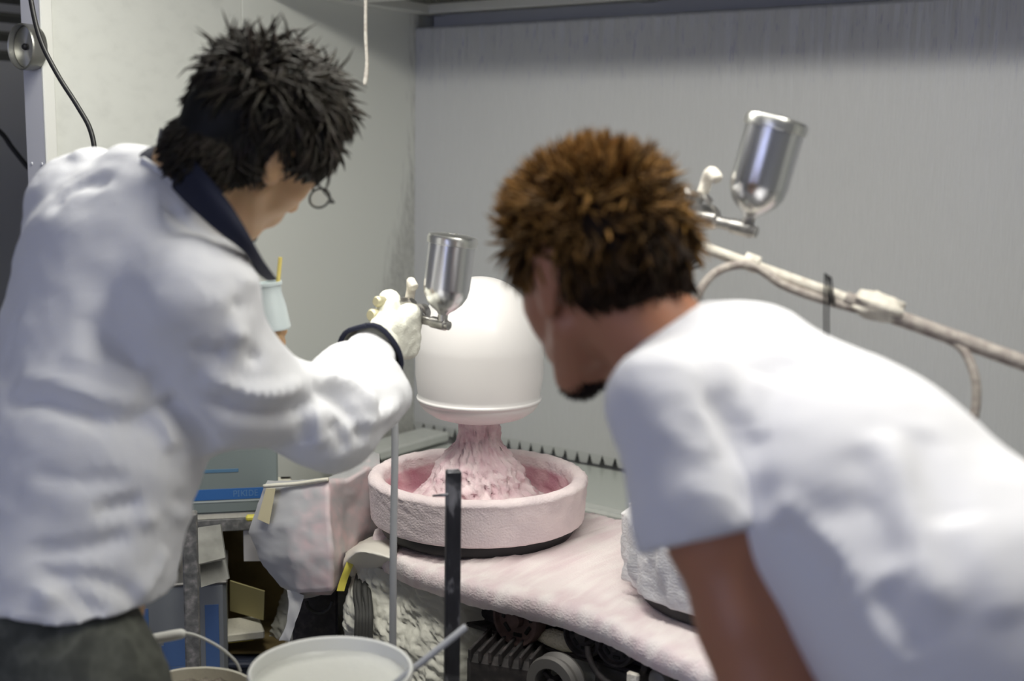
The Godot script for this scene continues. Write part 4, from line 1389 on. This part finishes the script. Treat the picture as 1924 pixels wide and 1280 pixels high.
func build_left_store() -> void:
	var rb := room()
	var bs := Basis(UPV, .22)
	# steel rack against the booth wall
	var sh := P(420, 968, 2.85).y
	var c := P(395, 966, 2.95)
	var t := thing("steel_rack", "dusty grey steel rack with a thin shelf board beside the coat", "rack", Vector3(c.x, 0, c.z))
	obj("shelf_board", bx(Vector3(c.x, sh - .008, c.z) + bs * Vector3(0, 0, -.06), Vector3(.40, .016, .30), bs, .003), M.cream_paint, t, 30.0)
	obj("shelf_lip", bx(Vector3(c.x, sh - .03, c.z) + bs * Vector3(0, 0, .085), Vector3(.40, .03, .012), bs, .002), M.dirty_steel, t, 30.0)
	obj("lower_board", bx(Vector3(c.x, .27, c.z) + bs * Vector3(0, 0, -.02), Vector3(.40, .02, .36), bs, .003), M.dirty_steel, t, 30.0)
	for s in [[-.185, -.2], [.185, -.2], [-.185, .07]]:
		obj("post", bx(Vector3(c.x, sh / 2, c.z) + bs * Vector3(s[0], 0, s[1]), Vector3(.03, sh, .03), bs, .003), M.dirty_steel, t, 30.0)
	var pp := P(360, 1120, 2.56)
	var pt: float = P(360, 955, 2.56).y
	var up := thing("steel_upright", "dusty grey square steel upright standing in front of the square tin", "upright", Vector3(pp.x, 0, pp.z))
	obj("upright_bar", bx(Vector3(pp.x, pt / 2, pp.z), Vector3(.031, pt, .031), bs, .003), M.dirty_steel, up, 30.0)
	obj("base_plate", bx(Vector3(pp.x, .006, pp.z), Vector3(.14, .012, .14), bs, .002), M.dirty_steel, up, 30.0)
	# carton with a blue printed band on the shelf
	var cc := P(432, 905, 2.93)
	var ct := thing("printed_carton", "grey-green carton with a blue printed band, standing on the rack shelf", "carton", Vector3(cc.x, sh, cc.z))
	obj("carton_body", bx(Vector3(cc.x - .02, sh + .085, cc.z), Vector3(.26, .17, .16), bs, .004), M.carton_grey, ct, 30.0)
	var fz := .0805
	var oc := Vector3(cc.x - .02, sh, cc.z)
	obj("blue_band", bx(oc + bs * Vector3(0, .046, fz), Vector3(.258, .026, .001), bs, .0003), M.blue_print, ct, 30.0)
	obj("blue_line", bx(oc + bs * Vector3(-.02, .102, fz), Vector3(.12, .008, .001), bs, .0003), M.blue_pale, ct, 30.0)
	obj("pale_line", bx(oc + bs * Vector3(0, .029, fz), Vector3(.258, .004, .001), bs, .0003), M.carton_pale, ct, 30.0)
	var tx := TextMesh.new()
	tx.text = "PIKIDE"
	tx.font_size = 16; tx.pixel_size = .0012; tx.depth = .0008
	var fo := SystemFont.new(); fo.font_names = PackedStringArray(["Droid Sans"])
	tx.font = fo
	var tn := MeshInstance3D.new()
	tn.name = "lettering"
	tn.mesh = tx
	tn.material_override = M.blue_text
	tn.transform = Transform3D(bs, oc + bs * Vector3(.055, .046, fz + .0006) - ct.position)
	ct.add_child(tn, true)
	# open cardboard box on the lower board, with a paper sheet and a cream tray inside
	var bc := P(468, 1190, 2.98)
	var bt := thing("cardboard_box", "open brown cardboard box with folded flap beside the plastic-wrapped machine", "cardboard box", Vector3(bc.x, .40, bc.z))
	var b2 := Basis(UPV, .05)
	var ob := Vector3(bc.x, .40, bc.z)
	obj("base", bx(ob + b2 * Vector3(0, .006, 0), Vector3(.2, .006, .2), b2, .001), M.cardboard, bt, 30.0)
	obj("back_wall", bx(ob + b2 * Vector3(.0, .145, -.1), Vector3(.2, .29, .006), b2, .001), M.cardboard, bt, 30.0)
	obj("side_wall", bx(ob + b2 * Vector3(-.1, .145, 0), Vector3(.006, .29, .2), b2, .001), M.cardboard, bt, 30.0)
	m_slab(bt, "flap", [P(432, 1092, 2.92), P(497, 1112, 2.88), P(495, 1166, 2.9), P(432, 1148, 2.95)], Vector3(.0, .0, -.006), M.cardboard_light)
	obj("paper_sheet", bx(P(488, 1018, 2.90), Vector3(.075, .095, .002), Basis(UPV, .1), .0005), M.paper, bt, 30.0)
	obj("cream_tray", bx(P(455, 1182, 2.9), Vector3(.09, .02, .1), Basis(UPV, .35), .003), M.cream_paint, bt, 30.0)
	obj("yellow_edge", bx(P(452, 1201, 2.86), Vector3(.06, .012, .01), Basis(UPV, .35), .002), M.yellow_dirty, bt, 30.0)
	var cr := thing("dark_crate", "dark blue crate under the open cardboard box", "crate", Vector3(bc.x, .28, bc.z))
	obj("crate_body", bx(Vector3(bc.x - .0, .34, bc.z + .01), Vector3(.24, .115, .24), b2, .006), M.dark_blue, cr, 30.0)
	obj("crate_rim", bx(Vector3(bc.x - .0, .39, bc.z + .01), Vector3(.255, .014, .255), b2, .004), M.dark_blue, cr, 30.0)
	tag(obj("yellow_tape_roll", bx(P(476, 973, 2.84), Vector3(.034, .013, .02), bs, .004), M.yellow_tape, null, 30.0), "scrap of yellow tape on the front edge of the rack shelf", "tape")
	# folded sheet-metal duct piece
	var du := thing("bent_metal_duct", "grey bent sheet-metal duct piece hanging by the rack post", "duct", P(398, 1098, 2.66))
	m_slab(du, "upper_face", [P(372, 992, 2.64), P(414, 986, 2.68), P(423, 1048, 2.64), P(374, 1060, 2.60)], Vector3(.0, -.002, -.01), M.duct)
	m_slab(du, "lower_face", [P(376, 1062, 2.64), P(423, 1052, 2.68), P(430, 1088, 2.66), P(378, 1104, 2.62)], Vector3(.0, -.002, -.01), M.duct)
	m_slab(du, "side_face", [P(372, 992, 2.64), P(374, 1060, 2.60), P(378, 1104, 2.62), P(372, 1090, 2.72), P(368, 1000, 2.72)], Vector3(-.006, 0, -.0), M.duct)
	# square tin with blue print
	var sc := P(338, 1180, 2.84)
	var tin := thing("square_tin", "grey square tin printed with blue panels, below the coat hem", "tin", Vector3(sc.x, .27, sc.z))
	var so := Vector3(sc.x, .28, sc.z)
	var th: float = P(338, 1092, 2.74).y - .28
	obj("tin_body", bx(so + UPV * th / 2, Vector3(.215, th, .215), bs, .008), M.tin_grey, tin, 30.0)
	obj("tin_rim", bx(so + UPV * th, Vector3(.221, .008, .221), bs, .003), M.steel_grey, tin, 30.0)
	for p in [[-.075, .5, .03, .24], [.075, .5, .03, .24], [0.0, .62, .06, .02], [0.0, .52, .07, .05], [0.0, .4, .06, .03], [-.0, .28, .18, .03]]:
		obj("blue_panel", bx(so + bs * Vector3(p[0], th * p[1], .108), Vector3(p[2], min(p[3], th * .8), .0012), bs, .0004), M.blue_tin, tin, 30.0)
	var ho := thing("dark_motor_block", "small black block on top of the square tin", "block", so + UPV * (th + .005))
	obj("casing", bx(so + bs * Vector3(-.03, th + .03, .02), Vector3(.07, .05, .06), bs, .006), M.black_plastic, ho, 30.0)
	obj("terminal", lt([Vector2(0, 0), Vector2(.006, 0), Vector2(.006, .006), Vector2(0, .007)], so + bs * Vector3(-.03, th + .03, .05), Basis(bs.x, bs.z, -bs.y), 10), M.steel_grey, ho, 35.0)

func m_slab(parent: Node3D, called: String, pts: Array, dir: Vector3, mt: Material) -> void:
	var m := MB.new()
	slab(m, pts, dir)
	obj(called, m, mt, parent, 20.0)

func pail(called: String, label: String, c: Vector3, r: float, h: float, wall: Material, fill: Material, dirt: float, sd: int) -> Node3D:
	# c: centre of the rim
	var t := thing(called, label, "bucket", c - UPV * h)
	var nz := noise(sd, 1.0, 3)
	var m := MB.new()
	lathe(m, [Vector2(0, -h), Vector2(r * .82, -h), Vector2(r * .84, -h + .006), Vector2(r * .955, -.045), Vector2(r * .985, -.043), Vector2(r * .985, -.03), Vector2(r * .97, -.028), Vector2(r * .985, -.012), Vector2(r * 1.0, -.006), Vector2(r, -.001), Vector2(r * .985, .002), Vector2(r * .955, .0), Vector2(r * .95, -.01), Vector2(r * .93, -.05)], c, Basis.IDENTITY, 64,
		func(q, an, _v): return q * (1.0 + nz.get_noise_2d(an * 8.0, q.y * 60.0) * dirt))
	obj("wall", m, wall, t, 40.0)
	m = MB.new()
	lathe(m, [Vector2(.0001, -.03), Vector2(r * .3, -.03), Vector2(r * .6, -.029), Vector2(r * .8, -.027), Vector2(r * .9, -.024), Vector2(r * .945, -.018)], c, Basis.IDENTITY, 48,
		func(q, _an, _v): return q + UPV * nz.get_noise_2d(q.x * 45.0, q.z * 45.0) * dirt * .5)
	obj("paint_surface", m, fill, t)
	return t

func build_front() -> void:
	# big pail in the foreground on a stool
	var c := P(622, 1257, 1.75)
	var t := pail("paint_pail", "round white paint pail with pale grey-green contents in the foreground", c, .1165, .27, M.pail_white, M.paint_fill, .004, 141)
	obj("stir_stick", tb([c + Vector3(.08, -.034, -.01), P(876, 1178, 1.77)], .0055, 8), M.grey_hose, t, -1.0, "grey stirring stick leaning over the rim")
	stool("low_stool", "plain stool under the round white paint pail", c - UPV * .27, .15)
	# smaller bucket with a wire bail
	var d := P(358, 1304, 2.0)
	t = pail("bail_bucket", "off-white plastic bucket with wire bail and white grip, brown paint inside", d, .104, .22, M.cream_paint, M.brown_fill, .012, 142)
	obj("bail", tb(smooth([P(452, 1262, 2.0), P(440, 1240, 1.99), P(405, 1212, 1.97), P(350, 1190, 1.95), P(290, 1200, 1.95), P(272, 1205, 1.95), P(256, 1222, 1.97), P(246, 1246, 1.99), P(262, 1300, 2.0)], 5), .0022, 8), M.white_plastic, t)
	obj("grip", tb(smooth([P(266, 1208, 1.948), P(280, 1203, 1.948), P(315, 1196, 1.948), P(348, 1190, 1.948)], 4), [.005, .0072, .008, .0084, .0084, .0084, .0084, .0084, .0084, .0084, .0082, .0078, .005], 10), M.white_plastic, t)
	stool("low_stool", "plain stool under the off-white bail bucket", d - UPV * .22, .13)
	# black upright bar
	var b0 := P(852, 884, 2.0)
	t = thing("black_upright_bar", "black chipped square steel bar standing upright before the pink tray", "bar", Vector3(b0.x, 0, b0.z))
	obj("bar", bx(Vector3(b0.x, b0.y / 2, b0.z), Vector3(.024, b0.y, .02), Basis(UPV, .25), .002), M.black_bar, t, 30.0)
	obj("foot_plate", bx(Vector3(b0.x, .006, b0.z), Vector3(.16, .012, .16), Basis(UPV, .25), .002), M.black_bar, t, 30.0)
	obj("pin", tb([P(842, 930, 1.99), P(813, 932, 2.0)], [.003, .0016], 8), M.black_bar, t)
	# boom carrying the second gun
	var r0 := P(1284, 452, 1.76)
	var r1 := P(1924, 682, 1.60)
	var r2 := r1 + (r1 - r0) * .45
	t = thing("gun_boom", "long crusted white boom with a hose tied along it, holding the idle spray gun", "boom", Vector3(r2.x, 0, r2.z))
	obj("boom_tube", tb([r0, r0.lerp(r1, .55)], .0082, 14), M.overspray, t)
	obj("boom_tube", tb([r0.lerp(r1, .5), r2], .0105, 14), M.boom_grey, t)
	obj("stand_pole", tb([r2 + UPV * .05, Vector3(r2.x, .01, r2.z)], .018, 14), M.boom_grey, t)
	obj("stand_foot", lt([Vector2(0, 0), Vector2(.17, 0), Vector2(.17, .012), Vector2(.03, .02), Vector2(.018, .05), Vector2(0, .05)], Vector3(r2.x, 0, r2.z), Basis.IDENTITY, 32), M.dark_metal, t, 35.0)
	var lump := MB.new()
	var lz := noise(151, 1.0, 3)
	var k0 := P(1655, 578, 1.665)
	var ld := (r1 - r0).normalized()
	var lb := Basis(ld.cross(UPV).normalized(), ld, ld.cross(UPV).normalized().cross(ld))
	lathe(lump, [Vector2(0, -.034), Vector2(.014, -.03), Vector2(.02, -.012), Vector2(.019, .01), Vector2(.016, .026), Vector2(0, .032)], k0, lb, 24, func(q, _an, _v): return q * (1.0 + lz.get_noise_3dv(q * 70.0) * .55))
	obj("taped_joint", lump, M.overspray, t)
	obj("taped_joint", lt([Vector2(0, -.012), Vector2(.0125, -.01), Vector2(.0125, .01), Vector2(0, .012)], P(1412, 494, 1.72), lb, 14), M.overspray, t)
	var hz := smooth([P(1300, 590, 1.70), P(1318, 542, 1.70), P(1345, 512, 1.705), P(1385, 498, 1.71), P(1425, 505, 1.71), P(1470, 535, 1.70), P(1530, 558, 1.69), P(1600, 578, 1.675), P(1680, 598, 1.66), P(1740, 622, 1.645), P(1790, 642, 1.63), P(1815, 665, 1.62), P(1832, 710, 1.61), P(1834, 760, 1.61), P(1822, 830, 1.61), P(1800, 1000, 1.61)], 5)
	obj("hose", tb(hz, .0062, 10), M.boom_grey, t)
	for w in [[1555, 540, 1605], [1562, 545, 1612], [1305, 455, 500]]:
		obj("wire_tie", tb(smooth([P(w[0], w[1] - 4, 1.68), P(w[0] + 6, w[1] + 30, 1.67), P(w[0] - 6, w[1] + 48, 1.67), P(w[0] + 12, w[2], 1.67), P(w[0] - 8, w[2] + 8, 1.67)], 4), .0014, 6), M.dark_metal, t)

func stool(called: String, label: String, top: Vector3, r: float) -> void:
	var t := thing(called, label, "stool", Vector3(top.x, 0, top.z), "stools under the buckets")
	obj("seat", lt([Vector2(0, -.03), Vector2(r - .004, -.03), Vector2(r, -.026), Vector2(r, -.004), Vector2(r - .004, 0), Vector2(0, 0)], top, Basis.IDENTITY, 32), M.dirty_steel, t, 35.0)
	for k in 3:
		var an := TAU * k / 3 + .4
		var o := Vector3(cos(an), 0, sin(an))
		obj("leg", tb([top + o * r * .7 - UPV * .028, Vector3(top.x, .0, top.z) + o * r * .9], .011, 10), M.dirty_steel, t)

# ---------------------------------------------------------------- materials of the scene
func materials() -> void:
	var grain := ntex(1, .03, [[0.0, Color.BLACK], [1.0, Color.WHITE]], 5, 256)
	var fine := ntex(2, .09, [[0.0, Color.BLACK], [1.0, Color.WHITE]], 4, 256)
	var weave := ntex(3, .16, [[0.0, Color.BLACK], [1.0, Color.WHITE]], 2, 256)
	var speck := ntex(4, .05, [[0.0, Color(.93, .93, .93)], [.4, Color(.985, .985, .985)], [1.0, Color.WHITE]], 5, 512)
	M.coat = relief(mat(S(228, 229, 233), .85), weave, .05, Vector3(9, 9, 9))
	M.tee = relief(mat(S(231, 231, 236), .9), weave, .04, Vector3(11, 11, 11))
	M.skin_a = mat(S(204, 164, 122), .5)
	M.skin_a.subsurf_scatter_enabled = true; M.skin_a.subsurf_scatter_strength = .15
	M.skin_b = mat(S(176, 122, 94), .5)
	M.skin_b.subsurf_scatter_enabled = true; M.skin_b.subsurf_scatter_strength = .15
	M.hair = vmat(.55)
	M.hair.metallic_specular = .3
	M.hair_b = vmat(.6)
	M.hair_b.metallic_specular = .25
	M.navy = mat(S(22, 27, 48), .8)
	M.glove = relief(mat(S(234, 234, 222), .95), weave, .12, Vector3(8, 8, 8))
	M.trousers_a = tri_tex(mat(Color.WHITE, .9), ntex(5, .02, [[0.0, S(46, 48, 44)], [.42, S(74, 76, 70)], [.6, S(98, 100, 92)], [1.0, S(60, 62, 56)]], 4, 256), Vector3(3, 3, 3))
	M.trousers_b = mat(S(60, 66, 84), .9)
	M.rubber = mat(S(40, 40, 42), .7)
	M.black_plastic = mat(S(20, 20, 20), .45)
	M.dark_rubber = mat(S(54, 54, 52), .7)
	M.glass = mat(Color(.9, .95, .95, .12), .05)
	M.glass.transparency = BaseMaterial3D.TRANSPARENCY_ALPHA
	M.chrome = mat(S(222, 222, 224), .27, 1.0)
	M.lid_metal = mat(S(226, 226, 222), .3, 1.0)
	M.gun_metal = tri_tex(mat(Color.WHITE, .34, .85), ntex(6, .04, [[0.0, S(130, 128, 126)], [.5, S(188, 186, 184)], [.72, S(214, 212, 208)], [1.0, S(224, 222, 216)]], 4, 128), Vector3(12, 12, 12))
	M.dark_metal = mat(S(52, 52, 54), .45, .6)
	M.brass = mat(S(206, 200, 168), .5, .4)
	M.overspray = relief(tri_tex(mat(Color.WHITE, .9), ntex(7, .05, [[0.0, S(198, 188, 178)], [.45, S(226, 220, 208)], [1.0, S(240, 236, 224)]], 4, 128), Vector3(9, 9, 9)), fine, .15)
	M.boom_grey = relief(tri_tex(mat(Color.WHITE, .8), ntex(8, .05, [[0.0, S(130, 118, 114)], [.5, S(168, 160, 154)], [1.0, S(206, 198, 188)]], 4, 128), Vector3(9, 9, 9)), fine, .1)
	M.grey_hose = mat(S(168, 170, 174), .6)
	M.paint_white = mat(S(226, 227, 222), .6)
	M.workshop_wall = mat(S(186, 187, 184), .8)
	M.post_white = mat(S(216, 217, 224), .5)
	M.wall_left = tri_tex(mat(S(222, 224, 218), .45), speck, Vector3(.7, .7, .7))
	M.splash_panel = vmat(.5)
	M.concrete = relief(tri_tex(mat(Color.WHITE, .85), ntex(9, .02, [[0.0, S(150, 150, 146)], [.5, S(176, 175, 169)], [1.0, S(198, 196, 188)]], 5, 512), Vector3(.6, .6, .6)), grain, .1)
	# water curtain: long vertical streaks
	var sn := noise(12, 1.0, 4)
	var im := Image.create(1024, 512, false, Image.FORMAT_RGB8)
	var hm := Image.create(1024, 512, false, Image.FORMAT_RGB8)
	for y in 512:
		var top := smoothstep(.8, .93, y / 512.0) * smoothstep(1.0, .965, y / 512.0)
		for x in 1024:
			var s := sn.get_noise_2d(x * .9, y * .05) * .5 + sn.get_noise_2d(x * .22 + 300.0, y * .018) * .5
			var g := clampf(.5 + s * .55, 0, 1)
			var blue := clampf(sn.get_noise_2d(x * .07 + 900.0, y * .03) * 3.0 - .55, 0, 1) * clampf(sn.get_noise_2d(x * .5, y * .02 + 77.0) * 2.0 + .4, 0, 1) * top
			var col := S(190, 191, 191).lerp(S(199, 200, 200), g).lerp(S(150, 150, 178), blue * .5)
			im.set_pixel(x, y, col)
			hm.set_pixel(x, y, Color(g, g, g))
	M.curtain = mat(Color.WHITE, .38)
	M.curtain.albedo_texture = ImageTexture.create_from_image(im)
	M.curtain.uv1_scale = Vector3(.6, .8, 1)
	M.curtain.uv1_offset = Vector3(0, -.56, 0)
	relief(M.curtain, ImageTexture.create_from_image(hm), .07)
	M.curtain_plain = mat(S(186, 188, 186), .4)
	M.slot_dark = mat(S(205, 206, 207), .7)
	M.basin = tri_tex(mat(S(203, 206, 202), .5), speck, Vector3(1, 1, 1))
	M.water = mat(S(190, 195, 190), .2)
	M.grille = relief(mat(S(112, 112, 104), .7), stripes(), .6, Vector3(6, 6, 6))
	M.dark_wall = mat(S(198, 198, 198), .7)
	M.slat = mat(S(112, 112, 104), .6)
	M.window_frame = mat(S(200, 200, 200), .5)
	M.window_glow = mat(S(200, 214, 255), .3)
	M.window_glow.emission_enabled = true; M.window_glow.emission = Color(.62, .72, 1.0); M.window_glow.emission_energy_multiplier = 1.6
	M.tube_glow = mat(Color.WHITE, .4)
	M.tube_glow.emission_enabled = true; M.tube_glow.emission = Color(1, .98, .92); M.tube_glow.emission_energy_multiplier = 3.0
	M.gauge_case = mat(S(150, 150, 146), .4, .9)
	M.dial = mat(S(222, 222, 216), .36, 1.0)
	M.dial.anisotropy_enabled = true; M.dial.anisotropy = .9
	M.can_grey = mat(S(196, 206, 208), .4, .2)
	M.yellow_wood = mat(S(214, 196, 110), .7)
	M.crust = relief(vmat(.92), fine, .12, Vector3(7, 7, 7))
	M.gloss_white = mat(S(243, 240, 239), .38)
	M.gloss_white.clearcoat_enabled = true; M.gloss_white.clearcoat = .35; M.gloss_white.clearcoat_roughness = .2
	M.dark_machine = tri_tex(mat(Color.WHITE, .7, .1), ntex(13, .03, [[0.0, S(32, 31, 32)], [.5, S(50, 47, 48)], [.75, S(70, 64, 64)], [1.0, S(96, 86, 84)]], 5, 256), Vector3(4, 4, 4))
	M.pink_dark = tri_tex(mat(Color.WHITE, .8), ntex(14, .03, [[0.0, S(70, 56, 54)], [.5, S(104, 84, 80)], [1.0, S(128, 106, 100)]], 4, 128), Vector3(6, 6, 6))
	M.steel_grey = mat(S(112, 110, 108), .5, .4)
	M.cream_crust = relief(mat(S(232, 224, 200), .95), fine, .5, Vector3(8, 8, 8))
	M.sheet = relief(mat(S(206, 205, 194), .6), grain, .3, Vector3(3, 3, 3))
	M.film = vmat(.42)
	M.tan_tape = mat(S(206, 196, 160), .5)
	M.yellow_tape = mat(S(226, 214, 92), .6)
	M.yellow_dirty = mat(S(186, 170, 70), .7)
	M.cream_paint = tri_tex(mat(S(226, 222, 206), .7), speck, Vector3(4, 4, 4))
	M.dirty_steel = tri_tex(mat(Color.WHITE, .7), ntex(15, .04, [[0.0, S(76, 76, 76)], [.5, S(112, 112, 110)], [.8, S(150, 146, 144)], [1.0, S(180, 172, 168)]], 5, 256), Vector3(4, 4, 4))
	M.carton_grey = mat(S(124, 134, 132), .7)
	M.carton_pale = mat(S(176, 184, 182), .7)
	M.blue_print = mat(S(52, 104, 168), .6)
	M.blue_pale = mat(S(86, 122, 150), .6)
	M.blue_text = mat(S(98, 136, 176), .6)
	M.cardboard = tri_tex(mat(Color.WHITE, .9), ntex(16, .02, [[0.0, S(112, 96, 60)], [1.0, S(134, 116, 76)]], 4, 128), Vector3(4, 4, 4))
	M.cardboard_light = mat(S(176, 166, 120), .9)
	M.paper = mat(S(226, 222, 220), .9)
	M.dark_blue = mat(S(48, 54, 72), .6)
	M.duct = tri_tex(mat(Color.WHITE, .6, .2), ntex(17, .03, [[0.0, S(118, 118, 114)], [1.0, S(168, 168, 162)]], 4, 128), Vector3(5, 5, 5))
	M.tin_grey = mat(S(142, 146, 150), .4, .3)
	M.blue_tin = mat(S(78, 108, 156), .5)
	M.pail_white = mat(S(232, 233, 229), .45)
	M.paint_fill = relief(mat(S(216, 217, 211), .4), grain, .2, Vector3(3, 3, 3))
	M.brown_fill = relief(tri_tex(mat(Color.WHITE, .8), ntex(18, .04, [[0.0, S(128, 118, 106)], [.6, S(168, 160, 146)], [1.0, S(196, 190, 178)]], 4, 128), Vector3(6, 6, 6)), fine, .4)
	M.white_plastic = mat(S(232, 232, 226), .5)
	M.black_bar = tri_tex(mat(Color.WHITE, .5, .3), ntex(19, .022, [[0.0, S(38, 38, 44)], [.55, S(52, 52, 58)], [.63, S(120, 120, 126)], [1.0, S(150, 150, 156)]], 4, 256), Vector3(5, 1.6, 5))

func stripes() -> ImageTexture:
	var im := Image.create(128, 8, false, Image.FORMAT_RGB8)
	for x in 128:
		var g := .5 + .5 * sin(TAU * x / 128.0 * 8.0)
		for y in 8: im.set_pixel(x, y, Color(g, g, g))
	return ImageTexture.create_from_image(im)

func _ready() -> void:
	# camera, sky and exposure
	cb = Basis(Vector3.RIGHT, -PITCH) * Basis(Vector3(0, 0, 1), ROLL)
	RA = Vector3(cos(AZ), 0, sin(AZ))
	RB = Vector3(-sin(AZ), 0, cos(AZ))
	C0 = P(778, 440, 3.9)
	C0.y = 0
	var cam := Camera3D.new()
	cam.name = "camera"
	add_child(cam)
	cam.transform = Transform3D(cb, CAM)
	var fov := rad_to_deg(2.0 * atan(640.0 / F))
	var at := CameraAttributesPhysical.new()
	at.frustum_focus_distance = 2.5
	at.frustum_focal_length = 63.4
	at.exposure_aperture = 3.4
	cam.attributes = at
	cam.fov = fov
	cam.near = .05
	cam.far = 50
	cam.current = true
	print("fov ", cam.fov, " want ", fov)
	var we := WorldEnvironment.new()
	we.name = "environment"
	var env := Environment.new()
	env.background_mode = Environment.BG_COLOR
	env.background_color = Color(.02, .02, .022)
	env.tonemap_mode = Environment.TONE_MAPPER_LINEAR
	env.tonemap_exposure = 1.15
	env.sdfgi_enabled = true; env.ssao_enabled = true; env.ssil_enabled = true
	we.environment = env
	add_child(we)
	materials()
	lamp(.95, 2.26, 1.52, 1.2, 1.45, .1, "twin-tube ceiling light above the white coat")
	lamp(2.1, 2.32, 1.66, 1.2, 1.4, .0, "twin-tube ceiling light above the T-shirt")
	lamp(1.6, 2.62, 3.9, 1.3, .2, .0, "twin-tube ceiling light at the back of the workshop")
	var day := AreaLight3D.new()
	day.name = "window_daylight"
	day.area_size = Vector2(2.2, 1.2)
	day.light_energy = 1.1
	day.light_color = Color(.95, .93, 1.0)
	day.area_normalize_energy = true
	day.area_range = 14.0
	day.shadow_enabled = true
	add_child(day)
	day.transform = Transform3D(Basis(RA, UPV, RB), R(1.7, 1.75, 6.08))
	build_room()
	print("room")
	build_conveyor()
	build_draped()
	build_left_store()
	build_front()
	build_small()
	print("things")
	spray_gun(0, "silver-cupped spray gun held in the gloved hand")
	spray_gun(1, "idle silver-cupped spray gun tilted on the boom")
	person_coat()
	print("coat")
	person_tee()
	print("tee")
